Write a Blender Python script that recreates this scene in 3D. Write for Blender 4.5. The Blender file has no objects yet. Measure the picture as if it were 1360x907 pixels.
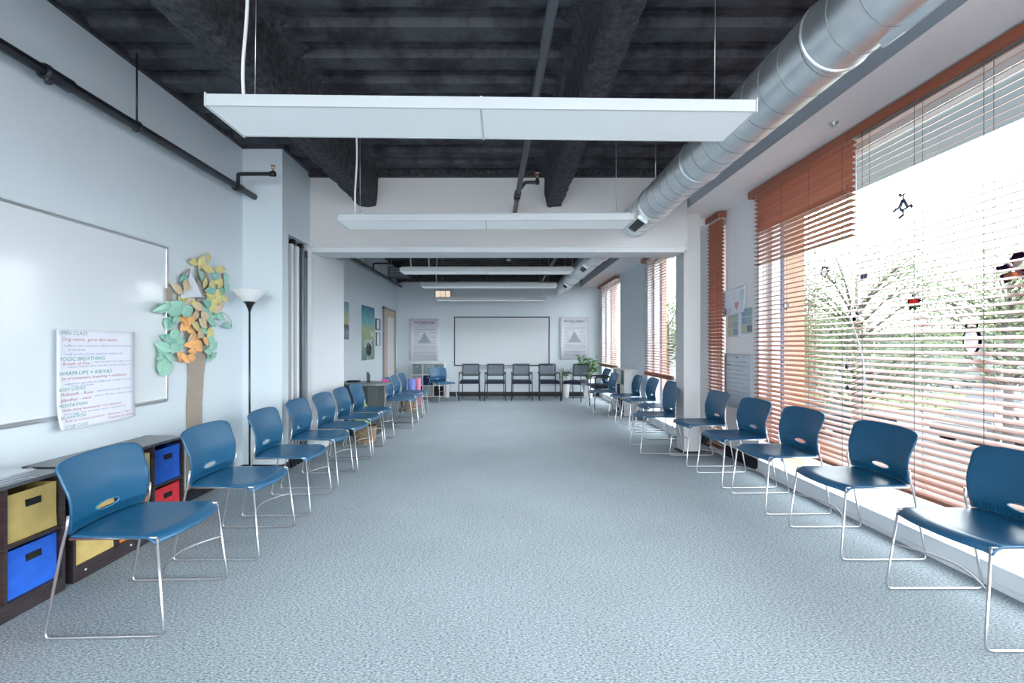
import bpy, bmesh, math, random
from mathutils import Vector, Matrix, noise
R = math.radians
PI = math.pi
rnd = random.Random(7)
scene = bpy.context.scene
C = scene.collection

# ------------------------------------------------------------------ camera
cam_d = bpy.data.cameras.new('camera')
cam_d.sensor_width = 36.0
cam_d.lens = 592 / 1360 * 36.0
cam_d.shift_x = 13 / 1360
cam_d.shift_y = 5.5 / 1360
cam_d.clip_start = 0.05
cam_d.clip_end = 400
cam = bpy.data.objects.new('camera', cam_d)
cam.location = (0, 0, 1.3)
cam.rotation_euler = (R(90), 0, 0)
C.objects.link(cam)
scene.camera = cam

# ------------------------------------------------------------------ world, lights, exposure
scene.view_settings.view_transform = 'Standard'
scene.view_settings.look = 'None'
scene.view_settings.gamma = 1.0
scene.view_settings.use_curve_mapping = False
scene.view_settings.exposure = 0.0
world = bpy.data.worlds.new('overcast_sky')
scene.world = world
world.use_nodes = True
wn = world.node_tree
wn.nodes.clear()
w_out = wn.nodes.new('ShaderNodeOutputWorld')
w_bg = wn.nodes.new('ShaderNodeBackground')
w_bg.inputs['Strength'].default_value = 12.5
w_tc = wn.nodes.new('ShaderNodeTexCoord')
w_sep = wn.nodes.new('ShaderNodeSeparateXYZ')
w_ramp = wn.nodes.new('ShaderNodeValToRGB')
w_ramp.color_ramp.elements[0].position = 0.45
w_ramp.color_ramp.elements[0].color = (0.55, 0.58, 0.60, 1)
w_ramp.color_ramp.elements[1].position = 0.52
w_ramp.color_ramp.elements[1].color = (0.93, 0.97, 1.0, 1)
w_map = wn.nodes.new('ShaderNodeMapRange')
w_map.inputs['From Min'].default_value = -1
wn.links.new(w_tc.outputs['Generated'], w_sep.inputs[0])
wn.links.new(w_sep.outputs['Z'], w_map.inputs['Value'])
wn.links.new(w_map.outputs[0], w_ramp.inputs[0])
wn.links.new(w_ramp.outputs[0], w_bg.inputs['Color'])
wn.links.new(w_bg.outputs[0], w_out.inputs[0])

def area_light(name, loc, rot, sx, sy, power, color):
    d = bpy.data.lights.new(name, 'AREA')
    d.shape = 'RECTANGLE'
    d.size = sx
    d.size_y = sy
    d.energy = power
    d.color = color
    o = bpy.data.objects.new(name, d)
    o.location = loc
    o.rotation_euler = rot
    C.objects.link(o)
    return o
# added fill lamp before the invented rear glazing (behind the camera)
area_light('rear_fill_light', (-0.3, -2.9, 1.75), (R(90), 0, 0), 4.4, 2.2, 95, (0.93, 0.97, 1.0))
# daylight of the part of the big side window beside and behind the camera
area_light('side_window_daylight', (2.52, -0.2, 1.55), (0, R(90), 0), 2.4, 3.0, 60, (0.96, 0.98, 1.0))

# ------------------------------------------------------------------ materials
def new_mat(name):
    m = bpy.data.materials.new(name)
    m.use_nodes = True
    nt = m.node_tree
    b = nt.nodes['Principled BSDF']
    return m, nt, b
def setin(b, k, v):
    if k in b.inputs:
        b.inputs[k].default_value = v
def mat(name, col, rough=0.5, metal=0.0, spec=0.5, bump=0.0, bscale=60.0, var=0.0, vscale=6.0, emit=None, estr=0.0, coat=0.0, vstretch=None, col2=None, alpha=None, trans=0.0, bdist=0.002):
    m, nt, b = new_mat(name)
    c = (col[0], col[1], col[2], 1)
    setin(b, 'Base Color', c)
    setin(b, 'Roughness', rough)
    setin(b, 'Metallic', metal)
    setin(b, 'Specular IOR Level', spec)
    setin(b, 'Coat Weight', coat)
    setin(b, 'Transmission Weight', trans)
    if alpha is not None:
        setin(b, 'Alpha', alpha)
    tc = None
    if var > 0 or bump > 0 or col2:
        tc = nt.nodes.new('ShaderNodeTexCoord')
        mp = nt.nodes.new('ShaderNodeMapping')
        nt.links.new(tc.outputs['Object'], mp.inputs[0])
        if vstretch:
            mp.inputs['Scale'].default_value = vstretch
    if var > 0 or col2:
        n = nt.nodes.new('ShaderNodeTexNoise')
        n.inputs['Scale'].default_value = vscale
        n.inputs['Detail'].default_value = 5
        nt.links.new(mp.outputs[0], n.inputs['Vector'])
        r = nt.nodes.new('ShaderNodeValToRGB')
        if col2:
            a, d = c, (col2[0], col2[1], col2[2], 1)
        else:
            a = (col[0] * (1 - var), col[1] * (1 - var), col[2] * (1 - var), 1)
            d = (min(1, col[0] * (1 + var)), min(1, col[1] * (1 + var)), min(1, col[2] * (1 + var)), 1)
        r.color_ramp.elements[0].position = 0.35
        r.color_ramp.elements[1].position = 0.65
        r.color_ramp.elements[0].color = a
        r.color_ramp.elements[1].color = d
        nt.links.new(n.outputs[0], r.inputs[0])
        nt.links.new(r.outputs[0], b.inputs['Base Color'])
    if bump > 0:
        n2 = nt.nodes.new('ShaderNodeTexNoise')
        n2.inputs['Scale'].default_value = bscale
        n2.inputs['Detail'].default_value = 4
        nt.links.new(mp.outputs[0], n2.inputs['Vector'])
        bp = nt.nodes.new('ShaderNodeBump')
        bp.inputs['Strength'].default_value = bump
        bp.inputs['Distance'].default_value = bdist
        nt.links.new(n2.outputs[0], bp.inputs['Height'])
        nt.links.new(bp.outputs[0], b.inputs['Normal'])
    if emit:
        setin(b, 'Emission Color', (emit[0], emit[1], emit[2], 1))
        setin(b, 'Emission Strength', estr)
    return m
M = {}
M['wall'] = mat('wall_paint_pale_blue_grey', (0.645, 0.72, 0.775), 0.42, spec=0.35, bump=0.12, bscale=140, bdist=0.001)
M['wall_warm'] = mat('soffit_paint_off_white', (0.84, 0.81, 0.82), 0.5, bump=0.1, bscale=140, bdist=0.001)
M['header'] = mat('header_paint_grey', (0.63, 0.62, 0.625), 0.6, bump=0.1, bscale=140, bdist=0.001)
M['soffit_face'] = mat('soffit_face_pale_blue_grey', (0.60, 0.64, 0.72), 0.6)  # inner face toned darker and bluer than the underside
M['black_base'] = mat('black_vinyl_base', (0.012, 0.013, 0.018), 0.45)
M['white_paint'] = mat('white_trim_paint', (0.74, 0.77, 0.80), 0.35)
M['white_metal'] = mat('white_enamelled_metal', (0.50, 0.53, 0.55), 0.35)
M['silver'] = mat('brushed_aluminium', (0.62, 0.64, 0.66), 0.32, metal=0.9)
M['chrome'] = mat('chromed_steel_rod', (0.60, 0.595, 0.61), 0.34, metal=1.0)
M['whiteboard'] = mat('glossy_whiteboard', (0.66, 0.71, 0.745), 0.13, spec=0.6, coat=0.2)
M['whiteboard_far'] = mat('satin_whiteboard', (0.62, 0.66, 0.69), 0.5, spec=0.3)
M['paper'] = mat('white_paper', (0.72, 0.74, 0.82), 0.7)
M['paper_grey'] = mat('light_grey_paper', (0.56, 0.60, 0.66), 0.7)
M['kraft'] = mat('kraft_paper', (0.37, 0.31, 0.26), 0.8, var=0.05, vscale=4, vstretch=(1, 1, 3))
M['leaf_green'] = mat('mint_green_paper', (0.32, 0.58, 0.46), 0.7)
M['leaf_green2'] = mat('teal_green_paper', (0.22, 0.50, 0.43), 0.7)
M['leaf_yellow'] = mat('pale_yellow_paper', (0.66, 0.60, 0.26), 0.7)
M['leaf_orange'] = mat('peach_orange_paper', (0.86, 0.45, 0.18), 0.7)
M['leaf_cream'] = mat('cream_paper', (0.62, 0.50, 0.33), 0.7)
M['ink_green'] = mat('green_marker', (0.06, 0.32, 0.28), 0.6)
M['ink_red'] = mat('red_marker', (0.48, 0.16, 0.24), 0.6)
M['ink_blue'] = mat('blue_marker', (0.30, 0.32, 0.52), 0.6)
M['ink_black'] = mat('black_ink', (0.02, 0.02, 0.03), 0.6)
M['ink_grey'] = mat('grey_print', (0.22, 0.26, 0.31), 0.6)
M['ink_purple'] = mat('purple_print', (0.24, 0.10, 0.20), 0.6)
M['white_print'] = mat('white_print', (0.8, 0.83, 0.82), 0.6)
M['blue_shell'] = mat('blue_moulded_plastic', (0.006, 0.084, 0.185), 0.34, spec=0.65, bump=0.12, bscale=500, bdist=0.0005)
M['hole_rim'] = mat('blue_plastic_rim_lit', (0.03, 0.16, 0.30), 0.25, spec=0.7)  # paler copy of the shell blue, the lit edge put into the colour
M['dark_wood'] = mat('dark_wenge_laminate', (0.035, 0.026, 0.03), 0.4, var=0.45, vscale=10, vstretch=(1, 1, 14))
M['cab_top'] = mat('dark_laminate_top', (0.10, 0.11, 0.125), 0.25, spec=0.8)
M['bin_yellow'] = mat('mustard_yellow_fabric', (0.60, 0.45, 0.16), 0.85, bump=0.3, bscale=300, var=0.06, vscale=20)
M['bin_blue'] = mat('royal_blue_fabric', (0.015, 0.12, 0.62), 0.85, bump=0.3, bscale=300, var=0.08, vscale=20)
M['bin_red'] = mat('red_fabric', (0.62, 0.03, 0.045), 0.85, bump=0.3, bscale=300, var=0.08, vscale=20)
M['bin_orange'] = mat('orange_fabric', (0.72, 0.22, 0.05), 0.85, bump=0.3, bscale=300, var=0.08, vscale=20)
M['bin_grey'] = mat('grey_fabric', (0.17, 0.24, 0.27), 0.85, bump=0.3, bscale=300)
M['bin_palegrey'] = mat('pale_grey_fabric', (0.30, 0.35, 0.36), 0.85, bump=0.3, bscale=300)
M['bin_navy'] = mat('navy_fabric', (0.006, 0.016, 0.085), 0.85, bump=0.3, bscale=300)
M['bin_black'] = mat('black_fabric', (0.006, 0.007, 0.01), 0.85)
M['slot'] = mat('black_slot', (0.006, 0.006, 0.008), 0.6)
M['iron'] = mat('black_painted_iron', (0.014, 0.017, 0.025), 0.4, spec=0.5)
M['pipe_grey'] = mat('dark_grey_pipe', (0.075, 0.08, 0.095), 0.45)
M['brass'] = mat('brass', (0.55, 0.30, 0.18), 0.35, metal=0.8)
M['blind_wood'] = mat('stained_wood_slats', (0.38, 0.14, 0.085), 0.36, spec=0.62, var=0.15, vscale=30, vstretch=(1, 0.05, 1))
M['valance'] = mat('stained_wood_valance', (0.30, 0.085, 0.045), 0.35, var=0.15, vscale=12, vstretch=(1, 0.1, 1))
M['cordm'] = mat('white_cord', (0.75, 0.75, 0.78), 0.7)
M['ladder'] = mat('grey_ladder_string', (0.10, 0.09, 0.11), 0.8)
M['brick'] = mat('tan_brick_stone', (0.46, 0.30, 0.215), 0.8, var=0.08, vscale=9)
M['concrete'] = mat('pale_concrete', (0.24, 0.245, 0.25), 0.9, var=0.06, vscale=3)
M['gasket'] = mat('dark_blue_gasket', (0.02, 0.02, 0.09), 0.5)
M['canopy_grey'] = mat('blue_grey_canopy', (0.36, 0.43, 0.49), 0.7)
M['mesh_grey'] = mat('grey_mesh_fabric', (0.16, 0.20, 0.25), 0.8, alpha=0.62)
M['chair_black'] = mat('black_chair_metal', (0.022, 0.024, 0.032), 0.4)
M['cushion'] = mat('navy_cushion_fabric', (0.008, 0.016, 0.045), 0.9, bump=0.2, bscale=250)
M['desk'] = mat('grey_green_laminate', (0.035, 0.05, 0.05), 0.5)
M['desk_top'] = mat('grey_desk_top', (0.15, 0.18, 0.185), 0.4)
M['wicker'] = mat('woven_wicker', (0.42, 0.33, 0.23), 0.85, col2=(0.16, 0.10, 0.06), vscale=70, bump=0.6, bscale=70)
M['mat_violet'] = mat('violet_foam', (0.20, 0.25, 0.62), 0.7)
M['mat_pink'] = mat('pink_foam', (0.72, 0.25, 0.42), 0.7)
M['lime'] = mat('lime_green_fabric', (0.35, 0.60, 0.18), 0.7)
M['pink'] = mat('magenta_plastic', (0.62, 0.05, 0.28), 0.4)
M['door_wood'] = mat('pale_maple_door', (0.52, 0.40, 0.30), 0.5, var=0.08, vscale=6, vstretch=(1, 1, 0.2))
M['door_frame'] = mat('grey_door_frame', (0.25, 0.26, 0.28), 0.5)
M['shelf_white'] = mat('white_laminate', (0.72, 0.74, 0.74), 0.4)
M['plant'] = mat('green_leaves', (0.10, 0.26, 0.05), 0.45, spec=0.5, var=0.3, vscale=8)
M['plant_pale'] = mat('silvery_green_leaves', (0.16, 0.26, 0.17), 0.55, var=0.3, vscale=8)
M['pot'] = mat('white_ceramic', (0.6, 0.62, 0.62), 0.3)
M['soil'] = mat('dark_soil', (0.03, 0.02, 0.015), 0.9)
M['torch_shade'] = mat('frosted_white_plastic', (0.72, 0.74, 0.76), 0.4, emit=(1, 0.98, 0.95), estr=0.06)
M['lamp_black'] = mat('black_enamel', (0.012, 0.013, 0.016), 0.3)
M['canopy_leaf'] = mat('spring_tree_leaves', (0.085, 0.115, 0.052), 0.8, var=0.35, vscale=1.5)
M['canopy_leaf2'] = mat('darker_tree_leaves', (0.07, 0.10, 0.05), 0.8, var=0.35, vscale=1.5)
M['bark'] = mat('grey_bark', (0.10, 0.085, 0.08), 0.9, bump=0.4, bscale=15)
M['asphalt'] = mat('asphalt', (0.062, 0.064, 0.067), 0.9, var=0.1, vscale=2)
M['lawn'] = mat('mown_lawn', (0.066, 0.080, 0.032), 0.95, var=0.25, vscale=0.6)
M['bldg_wall'] = mat('pale_building_panels', (0.17, 0.185, 0.20), 0.8)
M['bldg_glass'] = mat('dark_building_glazing', (0.05, 0.065, 0.08), 0.25)
M['bldg_roof'] = mat('slate_roof_edge', (0.04, 0.055, 0.06), 0.7)
M['car_white'] = mat('white_car_paint', (0.10, 0.105, 0.11), 0.3, coat=0.5)
M['car_silver'] = mat('silver_car_paint', (0.05, 0.055, 0.06), 0.3, coat=0.5)
M['car_dark'] = mat('charcoal_car_paint', (0.02, 0.023, 0.03), 0.3, coat=0.5)
M['car_red'] = mat('dark_red_car_paint', (0.06, 0.02, 0.02), 0.3, coat=0.5)
M['car_glass'] = mat('tinted_car_glass', (0.03, 0.04, 0.05), 0.1)
M['rubber'] = mat('black_rubber', (0.012, 0.012, 0.012), 0.8)
M['warm_glass'] = mat('lit_warm_glass', (0.8, 0.7, 0.55), 0.5, emit=(1.0, 0.80, 0.58), estr=0.75)
M['track'] = mat('white_aluminium_track', (0.66, 0.69, 0.71), 0.35)
M['pole_metal'] = mat('grey_partition_metal', (0.17, 0.20, 0.22), 0.35, metal=0.4)

def carpet_mat():
    m, nt, b = new_mat('blue_grey_loop_carpet')
    setin(b, 'Roughness', 0.95)
    setin(b, 'Specular IOR Level', 0.15)
    tc = nt.nodes.new('ShaderNodeTexCoord')
    mp = nt.nodes.new('ShaderNodeMapping')
    mp.inputs['Scale'].default_value = (0.45, 1.0, 1.0)
    nt.links.new(tc.outputs['Object'], mp.inputs[0])
    n1 = nt.nodes.new('ShaderNodeTexNoise')
    n1.inputs['Scale'].default_value = 165
    n1.inputs['Detail'].default_value = 8
    n1.inputs['Roughness'].default_value = 0.85
    n2 = nt.nodes.new('ShaderNodeTexNoise')
    n2.inputs['Scale'].default_value = 1.6
    n2.inputs['Detail'].default_value = 4
    nt.links.new(mp.outputs[0], n1.inputs['Vector'])
    nt.links.new(tc.outputs['Object'], n2.inputs['Vector'])
    r = nt.nodes.new('ShaderNodeValToRGB')
    r.color_ramp.elements[0].position = 0.40
    r.color_ramp.elements[0].color = (0.055, 0.075, 0.09, 1)
    r.color_ramp.elements[1].position = 0.60
    r.color_ramp.elements[1].color = (0.51, 0.60, 0.66, 1)
    nt.links.new(n1.outputs[0], r.inputs[0])
    mx = nt.nodes.new('ShaderNodeMix')
    mx.data_type = 'RGBA'
    mx.blend_type = 'MULTIPLY'
    mx.inputs[0].default_value = 0.25
    nt.links.new(r.outputs[0], mx.inputs[6])
    r2 = nt.nodes.new('ShaderNodeValToRGB')
    r2.color_ramp.elements[0].position = 0.3
    r2.color_ramp.elements[0].color = (0.6, 0.6, 0.6, 1)
    r2.color_ramp.elements[1].position = 0.7
    nt.links.new(n2.outputs[0], r2.inputs[0])
    nt.links.new(r2.outputs[0], mx.inputs[7])
    nt.links.new(mx.outputs[2], b.inputs['Base Color'])
    bp = nt.nodes.new('ShaderNodeBump')
    bp.inputs['Strength'].default_value = 0.10
    bp.inputs['Distance'].default_value = 0.002
    nt.links.new(n1.outputs[0], bp.inputs['Height'])
    nt.links.new(bp.outputs[0], b.inputs['Normal'])
    return m
M['carpet'] = carpet_mat()

def foam_mat(name, lo, hi, scale, p0, p1, bump):
    m, nt, b = new_mat(name)
    setin(b, 'Roughness', 0.75)
    setin(b, 'Specular IOR Level', 0.35)
    tc = nt.nodes.new('ShaderNodeTexCoord')
    n1 = nt.nodes.new('ShaderNodeTexNoise')
    n1.inputs['Scale'].default_value = scale
    n1.inputs['Detail'].default_value = 8
    n1.inputs['Roughness'].default_value = 0.7
    nt.links.new(tc.outputs['Object'], n1.inputs['Vector'])
    r = nt.nodes.new('ShaderNodeValToRGB')
    r.color_ramp.elements[0].position = p0
    r.color_ramp.elements[0].color = lo + (1,)
    r.color_ramp.elements[1].position = p1
    r.color_ramp.elements[1].color = hi + (1,)
    nt.links.new(n1.outputs[0], r.inputs[0])
    nt.links.new(r.outputs[0], b.inputs['Base Color'])
    n2 = nt.nodes.new('ShaderNodeTexNoise')
    n2.inputs['Scale'].default_value = 55
    n2.inputs['Detail'].default_value = 6
    nt.links.new(tc.outputs['Object'], n2.inputs['Vector'])
    bp = nt.nodes.new('ShaderNodeBump')
    bp.inputs['Strength'].default_value = bump
    bp.inputs['Distance'].default_value = 0.02
    nt.links.new(n2.outputs[0], bp.inputs['Height'])
    nt.links.new(bp.outputs[0], b.inputs['Normal'])
    return m
M['deck'] = foam_mat('dark_painted_steel_deck', (0.017, 0.017, 0.023), (0.066, 0.068, 0.080), 3.0, 0.40, 0.58, 0.3)
M['foam'] = foam_mat('dark_sprayed_fireproofing', (0.012, 0.013, 0.018), (0.090, 0.093, 0.108), 22, 0.35, 0.75, 1.0)

def glass_mat():
    m, nt, b = new_mat('clear_window_glass')
    nt.nodes.remove(b)
    out = [n for n in nt.nodes if n.type == 'OUTPUT_MATERIAL'][0]
    t = nt.nodes.new('ShaderNodeBsdfTransparent')
    t.inputs[0].default_value = (0.95, 0.97, 0.97, 1)
    g = nt.nodes.new('ShaderNodeBsdfGlossy')
    g.inputs['Roughness'].default_value = 0.02
    f = nt.nodes.new('ShaderNodeLayerWeight')
    f.inputs[0].default_value = 0.5
    pw = nt.nodes.new('ShaderNodeMath'); pw.operation = 'POWER'; pw.inputs[1].default_value = 5.0
    ml = nt.nodes.new('ShaderNodeMath'); ml.operation = 'MULTIPLY_ADD'; ml.inputs[1].default_value = 0.6; ml.inputs[2].default_value = 0.03
    nt.links.new(f.outputs['Facing'], pw.inputs[0])
    nt.links.new(pw.outputs[0], ml.inputs[0])
    mx = nt.nodes.new('ShaderNodeMixShader')
    nt.links.new(ml.outputs[0], mx.inputs[0])
    nt.links.new(t.outputs[0], mx.inputs[1])
    nt.links.new(g.outputs[0], mx.inputs[2])
    nt.links.new(mx.outputs[0], out.inputs[0])
    return m
M['glass'] = glass_mat()

def duct_mat():
    m, nt, b = new_mat('galvanised_spiral_duct_steel')
    setin(b, 'Metallic', 0.85)
    setin(b, 'Roughness', 0.34)
    tc = nt.nodes.new('ShaderNodeTexCoord')
    n = nt.nodes.new('ShaderNodeTexNoise')
    n.inputs['Scale'].default_value = 9
    n.inputs['Detail'].default_value = 6
    nt.links.new(tc.outputs['Object'], n.inputs['Vector'])
    r = nt.nodes.new('ShaderNodeValToRGB')
    r.color_ramp.elements[0].position = 0.3
    r.color_ramp.elements[0].color = (0.74, 0.80, 0.83, 1)
    r.color_ramp.elements[1].position = 0.7
    r.color_ramp.elements[1].color = (0.90, 0.92, 0.93, 1)
    nt.links.new(n.outputs[0], r.inputs[0])
    nt.links.new(r.outputs[0], b.inputs['Base Color'])
    return m
M['duct'] = duct_mat()
def film_mat(name, col):
    m, nt, b = new_mat(name)
    nt.nodes.remove(b)
    out = [n for n in nt.nodes if n.type == 'OUTPUT_MATERIAL'][0]
    d = nt.nodes.new('ShaderNodeBsdfDiffuse'); d.inputs[0].default_value = col + (1,)
    t = nt.nodes.new('ShaderNodeBsdfTranslucent'); t.inputs[0].default_value = col + (1,)
    mx = nt.nodes.new('ShaderNodeMixShader'); mx.inputs[0].default_value = 0.5
    nt.links.new(d.outputs[0], mx.inputs[1]); nt.links.new(t.outputs[0], mx.inputs[2]); nt.links.new(mx.outputs[0], out.inputs[0])
    return m

def lens_mat():
    m, nt, b = new_mat('prismatic_lamp_lens')
    setin(b, 'Base Color', (0.62, 0.67, 0.69, 1))
    setin(b, 'Roughness', 0.5)
    setin(b, 'Emission Color', (0.88, 0.96, 1.0, 1))
    tc = nt.nodes.new('ShaderNodeTexCoord')
    ck = nt.nodes.new('ShaderNodeTexChecker')
    ck.inputs['Scale'].default_value = 130
    ck.inputs['Color1'].default_value = (0.24, 0.24, 0.24, 1)
    ck.inputs['Color2'].default_value = (0.15, 0.15, 0.15, 1)
    nt.links.new(tc.outputs['Object'], ck.inputs['Vector'])
    nt.links.new(ck.outputs['Color'], b.inputs['Emission Strength'])
    return m
M['lens'] = lens_mat()

# ------------------------------------------------------------------ mesh helpers
def box(bm, x0, x1, y0, y1, z0, z1, mi=0, mtx=None):
    vs = [bm.verts.new((x, y, z)) for x in (x0, x1) for y in (y0, y1) for z in (z0, z1)]
    if mtx is not None:
        for v in vs:
            v.co = mtx @ v.co
    for f in ((0, 1, 3, 2), (4, 6, 7, 5), (0, 4, 5, 1), (2, 3, 7, 6), (0, 2, 6, 4), (1, 5, 7, 3)):
        fc = bm.faces.new([vs[i] for i in f])
        fc.material_index = mi
    return vs
def tube(bm, pts, r, seg=10, mi=0, caps=True, closed=False):
    pts = [Vector(p) for p in pts]
    n = len(pts)
    rs = r if isinstance(r, (list, tuple)) else [r] * n
    rings = []
    prev = None
    for i, p in enumerate(pts):
        if closed:
            t = pts[(i + 1) % n] - pts[i - 1]
        elif i == 0:
            t = pts[1] - pts[0]
        elif i == n - 1:
            t = pts[-1] - pts[-2]
        else:
            t = (pts[i + 1] - p).normalized() + (p - pts[i - 1]).normalized()
        if t.length < 1e-9:
            t = Vector((0, 0, 1))
        t.normalize()
        if prev is None:
            a = Vector((0, 0, 1)) if abs(t.z) < 0.9 else Vector((1, 0, 0))
            u = t.cross(a).normalized()
        else:
            u = prev - t * prev.dot(t)
            if u.length < 1e-6:
                u = t.orthogonal()
            u.normalize()
        prev = u
        w = t.cross(u)
        rings.append([bm.verts.new(p + (u * math.cos(2 * PI * k / seg) + w * math.sin(2 * PI * k / seg)) * rs[i]) for k in range(seg)])
    m = n if closed else n - 1
    for i in range(m):
        a, b = rings[i], rings[(i + 1) % n]
        for k in range(seg):
            f = bm.faces.new((a[k], a[(k + 1) % seg], b[(k + 1) % seg], b[k]))
            f.material_index = mi
            f.smooth = True
    if caps and not closed:
        for ring in (rings[0][::-1], rings[-1]):
            f = bm.faces.new(ring)
            f.material_index = mi
def fillet(pts, rad, n=5):
    """Round the inner corners of a polyline."""
    pts = [Vector(p) for p in pts]
    out = [pts[0]]
    for i in range(1, len(pts) - 1):
        a, p, b = pts[i - 1], pts[i], pts[i + 1]
        da, db = (a - p), (b - p)
        rr = min(rad, da.length * 0.45, db.length * 0.45)
        s, e = p + da.normalized() * rr, p + db.normalized() * rr
        for k in range(n + 1):
            t = k / n
            out.append(s * (1 - t) ** 2 + p * 2 * t * (1 - t) + e * t ** 2)
    out.append(pts[-1])
    return out
def lathe(bm, prof, center=(0, 0, 0), seg=24, mi=0, caps=True):
    cx, cy, cz = center
    rings = []
    for r, z in prof:
        rings.append([bm.verts.new((cx + r * math.cos(2 * PI * k / seg), cy + r * math.sin(2 * PI * k / seg), cz + z)) for k in range(seg)])
    for a, b in zip(rings, rings[1:]):
        for k in range(seg):
            f = bm.faces.new((a[k], a[(k + 1) % seg], b[(k + 1) % seg], b[k]))
            f.material_index = mi
            f.smooth = True
    if caps:
        for ring in (rings[0][::-1], rings[-1]):
            f = bm.faces.new(ring)
            f.material_index = mi
def prism(bm, pts, d, mi=0):
    """pts: list of 3D points (planar loop); d: extrusion vector."""
    a = [bm.verts.new(Vector(p)) for p in pts]
    b = [bm.verts.new(Vector(p) + Vector(d)) for p in pts]
    n = len(pts)
    fs = [bm.faces.new(a[::-1]), bm.faces.new(b)]
    for i in range(n):
        fs.append(bm.faces.new((a[i], a[(i + 1) % n], b[(i + 1) % n], b[i])))
    for f in fs:
        f.material_index = mi
def obj(name, bm, mats, parent=None, smooth=False, bevel=0.0, loc=None, recalc=True):
    if recalc:
        bmesh.ops.recalc_face_normals(bm, faces=bm.faces[:])
    me = bpy.data.meshes.new(name)
    bm.to_mesh(me)
    bm.free()
    if not isinstance(mats, (list, tuple)):
        mats = [mats]
    for m in mats:
        me.materials.append(m)
    if smooth:
        for p in me.polygons:
            p.use_smooth = True
    o = bpy.data.objects.new(name, me)
    C.objects.link(o)
    if parent:
        o.parent = parent
    if loc:
        o.location = loc
    if bevel > 0:
        b = o.modifiers.new('bevel', 'BEVEL')
        b.width = bevel
        b.segments = 2
        b.limit_method = 'ANGLE'
    return o
def thing(name, label, cat, loc=(0, 0, 0), rotz=0.0, group=None):
    o = bpy.data.objects.new(name, None)
    o.empty_display_size = 0.1
    C.objects.link(o)
    o.location = loc
    o.rotation_euler = (0, 0, rotz)
    return tag(o, label, cat, group)
def tag(o, label, cat, group=None, kind=None):
    o['label'] = label
    o['category'] = cat
    if group:
        o['group'] = group
    if kind:
        o['kind'] = kind
    return o
def struct(name, bm, mats, parent=None, **k):
    o = obj(name, bm, mats, parent, **k)
    if parent is None:
        o['kind'] = 'structure'
    return o
def dup(root, loc, rotz, label, group=None):
    r = root.copy()
    C.objects.link(r)
    r.location = loc
    r.rotation_euler = (0, 0, rotz)
    r['label'] = label
    if group:
        r['group'] = group
    for ch in list(root.children):
        c = ch.copy()
        C.objects.link(c)
        c.parent = r
        for g in list(ch.children):
            d = g.copy()
            C.objects.link(d)
            d.parent = c
    return r
NB = bmesh.new
def text_into(bm, s, size, frame, shear=0.0, width=None, mi=0, bold=0.0, align='LEFT'):
    """Write S on the plane FRAME (4x4 matrix: text x, y and normal)."""
    cu = bpy.data.curves.new('writing', 'FONT')
    cu.body = s
    cu.size = size
    cu.shear = shear
    cu.offset = bold
    cu.resolution_u = 2
    cu.align_x = align
    to = bpy.data.objects.new('writing', cu)
    C.objects.link(to)
    bpy.context.view_layer.update()
    me = bpy.data.meshes.new_from_object(to.evaluated_get(bpy.context.evaluated_depsgraph_get()))
    sx = 1.0
    if width and len(me.vertices):
        xs = [v.co.x for v in me.vertices]
        sx = width / max(1e-6, max(xs) - min(xs))
    me.transform(frame @ Matrix.Diagonal((sx, 1, 1, 1)))
    n0 = len(bm.faces)
    bm.from_mesh(me)
    bm.faces.ensure_lookup_table()
    for f in bm.faces[n0:]:
        f.material_index = mi
    C.objects.unlink(to)
    bpy.data.objects.remove(to)
    bpy.data.curves.remove(cu)
    bpy.data.meshes.remove(me)
def frame_left(o):      # on a wall whose face looks to +X
    return Matrix(((0, 0, 1, o[0]), (1, 0, 0, o[1]), (0, 1, 0, o[2]), (0, 0, 0, 1)))
def frame_far(o):       # face looks to -Y
    return Matrix(((1, 0, 0, o[0]), (0, 0, -1, o[1]), (0, 1, 0, o[2]), (0, 0, 0, 1)))
def frame_right(o):     # face looks to -X
    return Matrix(((0, 0, -1, o[0]), (-1, 0, 0, o[1]), (0, 1, 0, o[2]), (0, 0, 0, 1)))
def onleft(px, py, X=2.61):   # survey helper: a point of the left wall plane, from its bearing
    k = X / (667 - px)
    return (k * 592, 1.3 + (459 - py) * k)
def onright(px, py, X):
    k = X / (px - 667)
    return (k * 592, 1.3 + (459 - py) * k)

# ------------------------------------------------------------------ room shell
XL, XLB = -2.62, -2.72          # left wall face, front and back room
XR, XRB = 2.66, 2.50            # window wall face, front and back room
YB, YF = -3.0, 11.49            # rear wall, far wall
HZ = 5.15                       # header between the two rooms
DZ = 3.30                       # deck
bm = NB(); box(bm, -3.1, 2.86, YB - 0.2, YF + 0.2, -0.2, 0)
struct('floor', bm, M['carpet'])

bm = NB()
box(bm, XL - 0.25, XL, YB, 4.5, 0, DZ + 0.1)
struct('wall_left', bm, M['wall'])
bm = NB()   # projecting pier with the pocket that takes the folding partition
box(bm, XL - 0.25, -2.22, 4.5, 4.63, 0, DZ + 0.1)
box(bm, XL - 0.25, -2.22, 4.63, HZ, 2.46, DZ + 0.1)
box(bm, XLB - 0.15, -2.60, 4.63, HZ, 0, 2.46)
struct('wall_left', bm, M['wall'])
bm = NB()
box(bm, XLB - 0.15, XLB, HZ, YF + 0.2, 0, DZ + 0.1)
struct('wall_left', bm, M['wall'])
bm = NB()
box(bm, -3.0, 3.0, YF, YF + 0.2, 0, DZ + 0.1)
struct('wall_far', bm, M['wall'])
bm = NB()   # rear wall, out of view: bays left open to add frontal light
box(bm, -2.9, 2.9, YB - 0.2, YB, 0, 0.6)
box(bm, -2.9, 2.9, YB - 0.2, YB, 2.9, DZ + 0.1)
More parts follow.
